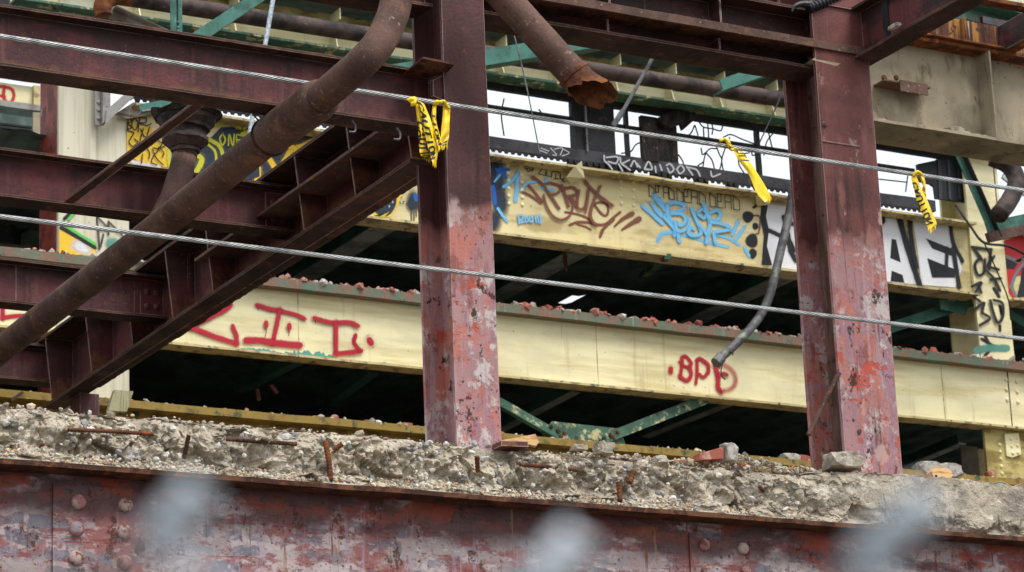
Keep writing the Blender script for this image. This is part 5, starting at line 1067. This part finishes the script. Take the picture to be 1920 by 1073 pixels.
g1.stroke('spray_brown', [(1500, 910), (1590, 830), (1700, 765)], 30, .5, .9, 80); g1.stroke('spray_brown', [(1590, 950), (1680, 890), (1780, 830)], 34, .5, .9, 90)
for q in ([(440, 230), (470, 230)], [(480, 215), (500, 250), (470, 265), (460, 225)], [(515, 215), (545, 220), (520, 260), (520, 225)], [(560, 215), (600, 215), (630, 240), (600, 290), (640, 295)], [(640, 230), (720, 235)], [(690, 240), (680, 310)], [(650, 305), (740, 320)], [(690, 270), (700, 290)], [(755, 330), (765, 265), (850, 280), (855, 350)], [(805, 290), (800, 350)], [(780, 350), (830, 350)], [(870, 350), (910, 385)], [(900, 340), (880, 380)]):
    g1.stroke('spray_black', q, 12, .3)
g1.done(U, 'brown and blue spray tags on the upper girder')
g2 = Paint(YB, G(1190, 320, 5.367))
for q, w_ in (([(85, 360), (180, 440), (275, 530)], 44), ([(175, 335), (220, 400), (275, 460)], 44), ([(210, 265), (320, 400)], 72), ([(325, 340), (400, 322), (492, 345), (480, 390), (380, 430), (320, 440)], 44), ([(330, 360), (340, 460), (420, 600), (450, 705)], 46), ([(300, 470), (400, 590), (400, 650)], 40), ([(380, 430), (480, 440), (510, 500), (470, 550), (410, 520)], 42), ([(410, 520), (430, 600), (480, 610), (540, 560), (552, 490)], 36),
              ([(575, 380), (600, 450), (650, 560), (665, 635), (590, 655), (540, 625), (560, 575)], 40), ([(590, 580), (600, 590)], 34), ([(640, 420), (680, 390), (720, 430), (700, 480), (640, 440)], 34), ([(695, 340), (720, 400), (760, 520), (740, 620), (725, 720)], 46), ([(770, 420), (830, 400), (865, 440), (840, 490), (770, 510)], 42), ([(780, 520), (900, 540), (960, 590), (820, 615), (800, 640), (812, 720)], 40), ([(660, 560), (700, 600), (725, 650)], 34),
              ([(235, 700), (270, 640), (330, 625), (410, 625)], 44), ([(440, 640), (600, 680), (800, 740), (930, 770)], 32), ([(830, 650), (940, 680), (1050, 745)], 30), ([(1035, 520), (1010, 580), (985, 640)], 42), ([(1105, 570), (1060, 630), (1020, 690)], 40), ([(1110, 780), (1150, 860)], 34)):
    g2.stroke('spray_blue', q, w_)
GL = {'D': [[(0, 0), (0, 1), (1, 1), (1, .32), (0, 0)]], 'E': [[(1, 0), (0, 0), (0, 1), (1, 1)], [(0, .55), (.6, .55), (.6, 0)]], 'A': [[(0, 1), (0, 0), (1, 0), (1, 1)], [(0, .5), (1, .5)]]}
for xs0, h in (((142, 208, 290, 345), 118), ((425, 497, 570, 650), 128), ((755, 832, 908, 992), 138)):
    for ch, x0 in zip('DEAD', xs0):
        w_ = 50 if xs0[0] < 200 else 60; y0_ = 142+(x0-142)*.13
        for line in GL[ch]:
            for a, b in zip(line[:-1], line[1:]): g2.stroke('spray_black', [(x0+a[0]*w_+a[1]*5, y0_+a[0]*w_*.13+a[1]*h), (x0+b[0]*w_+b[1]*5, y0_+b[0]*w_*.13+b[1]*h)], 9, .3)
for c, rx, ry in (((1140, 465), 62, 64), ((1215, 560), 34, 40), ((1180, 705), 68, 78), ((1190, 835), 42, 58)): g2.blob('spray_black', c, rx, ry, .2)
g2.stroke('spray_brown', [(1190, 450), (1260, 470), (1250, 620), (1220, 640)], 26, .6, .7)
g2.fill('spray_white', [(1330, 330), (1640, 380), (1640, 1000), (1360, 960), (1330, 760), (1350, 620), (1320, 470)])
g2.fill('spray_black', [(1275, 350), (1345, 330), (1322, 460), (1352, 600), (1332, 760), (1385, 955), (1278, 950), (1300, 650), (1262, 480)], smooth=False)
for q, w_ in (([(1345, 600), (1450, 650), (1560, 720), (1600, 800)], 50), ([(1500, 470), (1520, 520), (1600, 540)], 50), ([(1540, 640), (1570, 800), (1620, 900)], 60), ([(1200, 370), (1260, 330), (1330, 320)], 30), ([(1370, 290), (1410, 290)], 40)): g2.stroke('spray_black', q, w_)
g2.done(U, 'black block letters, blue tag and black dots on the upper girder')
g3 = Paint(YB, G(1640, 280, 2.682))
g3.fill('spray_black', [(30, 330), (440, 385), (445, 700), (60, 668)], .0)
g3.fill('spray_white', [(45, 345), (115, 350), (225, 682), (60, 665), (30, 500)]); g3.fill('spray_white', [(190, 350), (375, 372), (400, 480), (440, 600), (405, 695), (235, 682), (215, 500)])
g3.fill('spray_black', [(85, 450), (108, 455), (132, 570), (78, 548)]); g3.fill('spray_black', [(85, 610), (140, 632), (150, 672), (80, 665)])
for q, w_ in (([(125, 350), (170, 510), (225, 680)], 34), ([(175, 345), (185, 450), (210, 590)], 26), ([(40, 335), (40, 360)], 30), ([(380, 370), (395, 470), (440, 560)], 22), ([(395, 500), (410, 600), (425, 690)], 26)): g3.stroke('spray_black', q, w_)
g3.fill('spray_black', [(258, 448), (400, 505), (410, 545), (290, 498)]); g3.fill('spray_black', [(265, 548), (400, 602), (405, 645), (290, 645)]); g3.stroke('spray_black', [(365, 500), (360, 600)], 20)
g3.done(U, 'big white letters outlined in black on the upper girder')
g4 = Paint(YB-.03, G(1640, 280, 2.682))
for q in ([(490, 492), (535, 498), (585, 505)], [(500, 498), (540, 555)], [(585, 505), (578, 600)], [(530, 545), (505, 580), (520, 632), (550, 618), (555, 555)], [(600, 540), (570, 585), (622, 605)], [(560, 610), (600, 650), (630, 710)], [(585, 655), (632, 650)], [(490, 690), (537, 672), (500, 735), (530, 765)], [(525, 690), (535, 720)], [(505, 805), (550, 772), (542, 820), (580, 850), (530, 885)], [(582, 762), (600, 830), (620, 872), (645, 840), (642, 775), (600, 758)], [(630, 790), (640, 830)], [(540, 955), (600, 990)], [(552, 930), (580, 1000), (555, 1038)], [(630, 888), (631, 910)], [(600, 700), (625, 740)]):
    g4.stroke('spray_black', q, 16, .35)
g4.stroke('spray_teal', [(520, 1010), (570, 1000), (660, 1000)], 46, .4, .8)
g4.done(rc, 'black tag letters running down the cream column')
g5 = Paint(YB, G(1640, 280, 2.682))
g5.fill('spray_signal', [(628, 470), (760, 420), (800, 420), (800, 620), (700, 640), (690, 700), (650, 620), (630, 620)])
g5.stroke('spray_grey', [(640, 530), (720, 560), (760, 540), (640, 600), (640, 530)], 18); g5.fill('spray_black', [(650, 545), (720, 575), (700, 605), (650, 600)]); g5.fill('spray_black', [(740, 600), (800, 560), (800, 740), (715, 745), (735, 660)]); g5.stroke('spray_grey', [(800, 540), (735, 590), (690, 680), (710, 740)], 18); g5.stroke('spray_signal', [(690, 620), (670, 690), (705, 750)], 14)
g5.done(Ur, 'red, black and grey graffiti at the right edge')
g6 = Paint(YB, G(180, 180, 5.96))
g6.fill('spray_gold', [(345, 320), (420, 300), (620, 360), (700, 500), (790, 540), (800, 800), (690, 780), (520, 760), (420, 700), (345, 620)], .9); g6.fill('spray_gold', [(345, 250), (400, 250), (480, 330), (345, 400)], .6)
g6.stroke('spray_white', [(420, 740), (560, 770), (700, 790)], 60, .6, .7)
g6.fill('spray_navy', [(850, 590), (1250, 500), (1400, 350), (1540, 345), (1640, 430), (1800, 350), (1830, 900), (1500, 1000), (1000, 900), (850, 800)])
for q, w_ in (([(1330, 330), (1480, 300), (1610, 360)], 40), ([(1660, 360), (1730, 320), (1800, 310)], 40), ([(1250, 540), (1330, 620), (1345, 745)], 30), ([(1270, 490), (1380, 560), (1425, 680)], 50), ([(1110, 650), (1180, 700), (1160, 780), (1110, 860)], 70), ([(815, 590), (810, 700), (830, 810)], 40), ([(1640, 430), (1700, 420), (1760, 470)], 60),
              ([(1415, 420), (1385, 480), (1410, 550), (1445, 490), (1415, 420)], 22), ([(1480, 550), (1490, 430), (1530, 560), (1545, 430)], 20), ([(1610, 440), (1570, 440), (1580, 540), (1620, 540)], 18), ([(1575, 490), (1610, 490)], 16)): g6.stroke('spray_lime', q, w_)
for q in ([(360, 250), (350, 380)], [(370, 240), (400, 280), (360, 310), (400, 350), (350, 375)], [(420, 250), (400, 330), (440, 380), (470, 300), (430, 245)], [(490, 240), (470, 400)], [(490, 240), (560, 250), (550, 300), (480, 300), (560, 330), (620, 310)], [(360, 390), (420, 410), (390, 470), (370, 520), (420, 580)], [(500, 370), (520, 420), (560, 460), (600, 350)], [(530, 360), (500, 470), (490, 520)], [(430, 480), (470, 520), (420, 560)], [(570, 580), (600, 640), (590, 700)], [(640, 580), (700, 600), (650, 660), (620, 740), (680, 770)], [(700, 500), (740, 540), (690, 590), (770, 560)], [(720, 590), (760, 640), (740, 680)], [(630, 600), (680, 700), (750, 770)], [(520, 650), (510, 750)], [(530, 650), (600, 700), (610, 760)], [(470, 690), (560, 680)], [(660, 740), (620, 700), (700, 640)], [(560, 640), (640, 620)], [(690, 680), (740, 720), (720, 780)]):
    g6.stroke('spray_black', q, 15, .3)
g6.done(U, 'black scribbles on yellow and dark bubble letters, left part of the upper girder')
g7 = Paint(YB, G(440, 180, 4.13))
g7.fill('spray_navy', [(20, 250), (200, 200), (620, 260), (760, 300), (800, 520), (560, 700), (100, 760), (0, 600)])
for q, w_ in (([(270, 490), (340, 570), (430, 430), (540, 380), (640, 330)], 46), ([(180, 560), (170, 700), (140, 740)], 60), ([(420, 390), (470, 410), (470, 480)], 40), ([(0, 380), (60, 300), (140, 260)], 36)): g7.stroke('spray_gold', q, w_)
g7.done(U, 'dark and yellow bubble letters seen between pipe and girder')
g8 = Paint(YB, G(640, 340, 9.756))
g8.fill('spray_gold', [(340, 600), (460, 400), (600, 150), (1120, 190), (1040, 420), (900, 660), (700, 650), (560, 640), (480, 640)], smooth=False); g8.fill('spray_white', [(470, 640), (520, 520), (600, 640)], .6); g8.blob('spray_navy', (770, 380), 255, 265, .1); g8.fill('spray_lime', [(590, 630), (700, 645), (880, 560), (780, 655)], .9); g8.blob('spray_navy', (1320, 380), 160, 240, .5, .95); g8.fill('spray_royal', [(1310, 230), (1480, 230), (1480, 390), (1340, 360)])
for q in ([(1280, 560), (1285, 720)], [(1330, 560), (1330, 720)], [(1370, 560), (1375, 640)]): g8.stroke('spray_navy', q, 22, .4)
for q in ([(1090, 310), (1110, 290)], [(1070, 370), (1080, 410), (1100, 400)], [(1130, 420), (1135, 370), (1170, 370)], [(1190, 400), (1200, 430)]): g8.stroke('spray_black', q, 14, .3)
for c in ((940, 240), (940, 380), (795, 235), (700, 365), (880, 460)): g8.blob('spray_white', c, 16, 26, .5, .7)
g8.done(U, 'dark oval with yellow outline on the upper girder left of the middle column')
# lower girder
g9 = Paint(YB, G(330, 540, 4.8))
for q, w_ in (([(440, 140), (490, 150), (430, 200), (300, 265), (135, 350)], 48), ([(135, 352), (330, 430), (545, 500)], 48), ([(545, 500), (545, 430), (512, 345)], 38), ([(735, 155), (850, 190), (940, 200)], 40), ([(940, 205), (1080, 240), (1155, 275)], 36), ([(935, 200), (910, 320), (870, 500)], 42), ([(640, 470), (750, 470), (870, 490), (1110, 515)], 58), ([(812, 318), (812, 335)], 44), ([(1020, 340), (1020, 355)], 44), ([(1250, 272), (1400, 310), (1560, 310), (1635, 340)], 40), ([(1440, 310), (1440, 590)], 42), ([(1440, 592), (1560, 580), (1660, 568)], 46), ([(1615, 430), (1602, 490), (1650, 560)], 38), ([(1745, 475), (1752, 490)], 62)):
    g9.stroke('spray_red', q, w_*1.18, .45)
for q in ([(810, 350), (812, 400), (800, 450)], [(1018, 370), (1016, 430)], [(738, 175), (740, 200)], [(1255, 290), (1257, 315)], [(1155, 285), (1155, 300)]): g9.stroke('spray_red', q, 9, .4, .8)
g9.done(Lg, 'large red spray letters on the lower girder, left')
ch = Paint(YB, G(330, 540, 4.8))
def chips(P_, x0, y0, x1, y1, h, n, mat='spray_teal'):
    top_ = []; bot = []
    for k in range(n+1):
        t = k/n; x = x0+(x1-x0)*t; y = y0+(y1-y0)*t; top_.append((x, y-h*random.uniform(.2, 1)*math.sin(math.pi*min(1, max(.08, t)))**.5-1)); bot.append((x, y))
    P_.fill(mat, top_+bot[::-1])
chips(ch, 580, 556, 960, 592, 34, 22); chips(ch, 980, 592, 1430, 628, 54, 26); chips(ch, 70, 505, 120, 512, 24, 6); chips(ch, 385, 540, 440, 546, 24, 7); chips(ch, 1860, 680, 1900, 684, 20, 5)
ch.done(Lg, 'green paint showing where the cream has peeled', 'peeled_patch')
ga = Paint(YB, G(0, 360, 4.127))
ga.stroke('spray_red', [(20, 885), (22, 975)], 40); ga.stroke('spray_red', [(20, 975), (110, 960), (220, 955)], 34); ga.stroke('spray_red', [(20, 880), (110, 885)], 26); ga.done(Lg, 'red spray letter at the far left of the lower girder')
gbp = Paint(YB, G(1230, 640, 8.94))
for q, w_ in (([(250, 470), (248, 500)], 90), ([(440, 280), (435, 420), (405, 600)], 62), ([(400, 350), (500, 425), (570, 430)], 50), ([(440, 270), (500, 250), (590, 360), (570, 420)], 56), ([(560, 430), (590, 560), (520, 660), (410, 600)], 70), ([(692, 330), (688, 560), (672, 700)], 56), ([(690, 310), (745, 295), (870, 390), (880, 510)], 66), ([(870, 520), (800, 600), (720, 550)], 60), ([(995, 380), (1040, 600), (1040, 760), (1080, 840)], 84), ([(1060, 570), (1130, 540), (1180, 560)], 70)): gbp.stroke('spray_red', q, w_*1.12, .5)
gbp.stroke('spray_red', [(1150, 390), (1290, 500), (1340, 650), (1280, 780), (1110, 840)], 110, .8, .6)
for x, y in ((450, 770), (290, 740), (815, 770), (80, 660)): gbp.stroke('spray_grey', [(x, y), (x+25, y+12)], 16, .5, .6)
gbp.done(Lg, 'small red spray letters at the end of the conduit')
# sill lettering
gsl = Paint(YS, G(1100, 250, 6.4))
for q in ([(210, 270), (215, 330), (260, 370), (305, 430)], [(240, 290), (370, 285), (352, 360), (262, 340)], [(385, 370), (430, 450)], [(400, 290), (420, 360), (510, 322)], [(425, 370), (520, 440)], [(530, 395), (570, 330), (610, 400)], [(600, 360), (640, 410)], [(695, 425), (742, 340), (785, 430), (700, 432)], [(822, 400), (832, 470)], [(880, 380), (900, 440)], [(960, 385), (1000, 368), (1045, 430), (1000, 475), (970, 420)], [(1080, 430), (1130, 385), (1170, 440), (1120, 485), (1085, 440)], [(1200, 400), (1270, 500)], [(1230, 410), (1320, 440), (1360, 512)], [(1490, 460), (1510, 520), (1600, 490)]): gsl.stroke('spray_sillwhite', q, 22, .35)
cvs = G(880, 0, 2.752)
gsl.cv = lambda p: cvs(p) if p[0] < 0 else G(1100, 250, 6.4)(p)
gsl.done(ws, 'white spray letters on the grey sill')
gs3 = Paint(YS, G(880, 0, 2.752))
for q in ([(370, 765), (410, 780)], [(420, 765), (450, 800), (430, 800)], [(440, 770), (480, 765), (470, 800)], [(485, 770), (515, 790), (480, 805)], [(400, 790), (360, 775)]): gs3.stroke('spray_sillwhite', q, 6, .35)
gs3.done(ws, 'small white scrawl on the sill')
# far left column foot
gc = Paint(yf, G(0, 360, 4.127))
gc.fill('spray_gold', [(458, 290), (500, 300), (738, 440), (738, 500), (458, 482)]); gc.blob('spray_white', (630, 430), 110, 60, .6, .9, .5); gc.fill('spray_green', [(456, 482), (738, 492), (738, 590), (456, 570)])
gc.stroke('spray_green', [(490, 242), (600, 325), (735, 405)], 30, .2); gc.stroke('spray_black', [(475, 278), (600, 350), (735, 432)], 30, .2); gc.stroke('spray_black', [(500, 205), (580, 125)], 26, .2); gc.stroke('spray_green', [(535, 210), (605, 125)], 22, .2); gc.stroke('spray_black', [(670, 580), (735, 545)], 20, .2)
gc.done(wc, 'green, yellow and black paint at the column foot')
gd = Paint(YB+.005, G(0, 360, 4.127))
for q in ([(745, 185), (760, 300), (770, 440)], [(745, 190), (800, 240), (830, 290), (760, 290)], [(840, 230), (840, 330)], [(850, 240), (900, 290), (950, 340)], [(800, 330), (780, 420)]): gd.stroke('spray_black', q, 20, .4, .8)
gd.blob('spray_teal', (870, 400), 60, 60, .4, .8); gd.done(wc, 'grey black scrawl on the splice plate')

# ================================================================== CHAIN LINK FENCE close to the camera, out of focus
FD = .80
hf = Vector((FWD.x, FWD.y, 0)).normalized(); hr_ = Vector((hf.y, -hf.x, 0))
def FP(px, py): d = ray(px, py); return EYE+d*(FD/(d.dot(hf)))
tips = [FP(372, 922), FP(1082, 1012), FP(1742, 938)]; roots = [FP(292, 1020), FP(1000, 1110), FP(1606, 1070)]
fe = thing('chain_link_fence', 'galvanised chain link fence with twisted barbs, blurred close to the camera', 'fence', (hf*FD)+Vector((0, 0, 0)))
pitch = ((tips[2]-tips[0]).dot(hr_))/2; o_x = tips[0].dot(hr_); ztop = 1.69
base = hf*FD
def fpt(u, z, dy=0): return base+hr_*u+hf*dy+Vector((0, 0, z))
NB = 15; mid_i = 7; rows = 22; rh = (ztop-.05)/rows
def barb_geo(i):
    k = i-mid_i
    if 0 <= k < 3: return tips[k], roots[k]
    t = fpt(o_x+k*pitch+.004*math.sin(i*5), 1.765+.012*math.sin(i*3.1)); return t, t+(roots[0]-tips[0])*(.9+.3*math.sin(i*2))
wr = .0024
for i in range(NB):
    tip, root = barb_geo(i); axis = (tip-root); L_ = axis.length; t = axis/L_; x = t.cross(hf).normalized()
    for s_ in (0, 1):                                # each wire zigzags down the fence and ends in a twisted barb
        path = []
        for k in range(25):
            q = k/24; ph = 2*math.pi*(q*2.2)+math.pi*s_; path.append(tip-axis*q+(x*math.cos(ph)+hf*math.sin(ph))*.0044)
        u = (root-base).dot(hr_); z = root.z
        zg = []
        for j in range(rows*2):
            sgn = (1 if (j % 2 == 0) else 0)*(1 if s_ else -1)
            zg.append(fpt(u+sgn*pitch*.5, z-(j+1)*rh*.5*1.0, .004*(1 if j % 2 else -1)))
        zg = [p for p in zg if p.z > .03]
        MB().tube(path+zg, .0026, 6).build('wire', 'galvanised', fe, smooth=True)
ul, ur = (barb_geo(0)[1]-base).dot(hr_)-pitch*.6, (barb_geo(NB-1)[1]-base).dot(hr_)+pitch*.6
for u in (ul, ur): MB().tube([fpt(u, 0, .03), fpt(u, 1.9, .03)], .03, 16).build('post', 'galvanised', fe, smooth=True)

# ------------------------------------------------------------------ things of one kind carry one group
GROUPS = {'steel_column': 'red steel columns', 'steel_beam': 'maroon steel beams', 'plate_girder': 'plate girders', 'steel_pipe': 'old pipes', 'wire_rope': 'twisted steel cables', 'caution_tape': 'torn caution tapes on the upper cable', 'yellow_girder': 'yellow girders of the building behind', 'building_column': 'columns of the building behind',
          'inner_post': 'posts inside the building', 'deck_beam': 'floor beams inside the building', 'inner_brace': 'dim braces inside the building', 'brick_piece': 'brick bits lying on the girders', 'concrete_lump': 'concrete lumps on the slab', 'rubble_heap': 'rubble heaps on the girder', 'steel_channel': 'rusty channels at the upper right',
          'green_beam': 'green beams at the right', 'hanger_rod': 'hanger rods', 'hanging_wire': 'hanging wires', 'teal_brace': 'teal roof braces'}
for o in list(C.objects):
    if o.parent is None and 'category' in o:
        k = o.name.split('.')[0]
        if k in GROUPS: o['group'] = GROUPS[k]
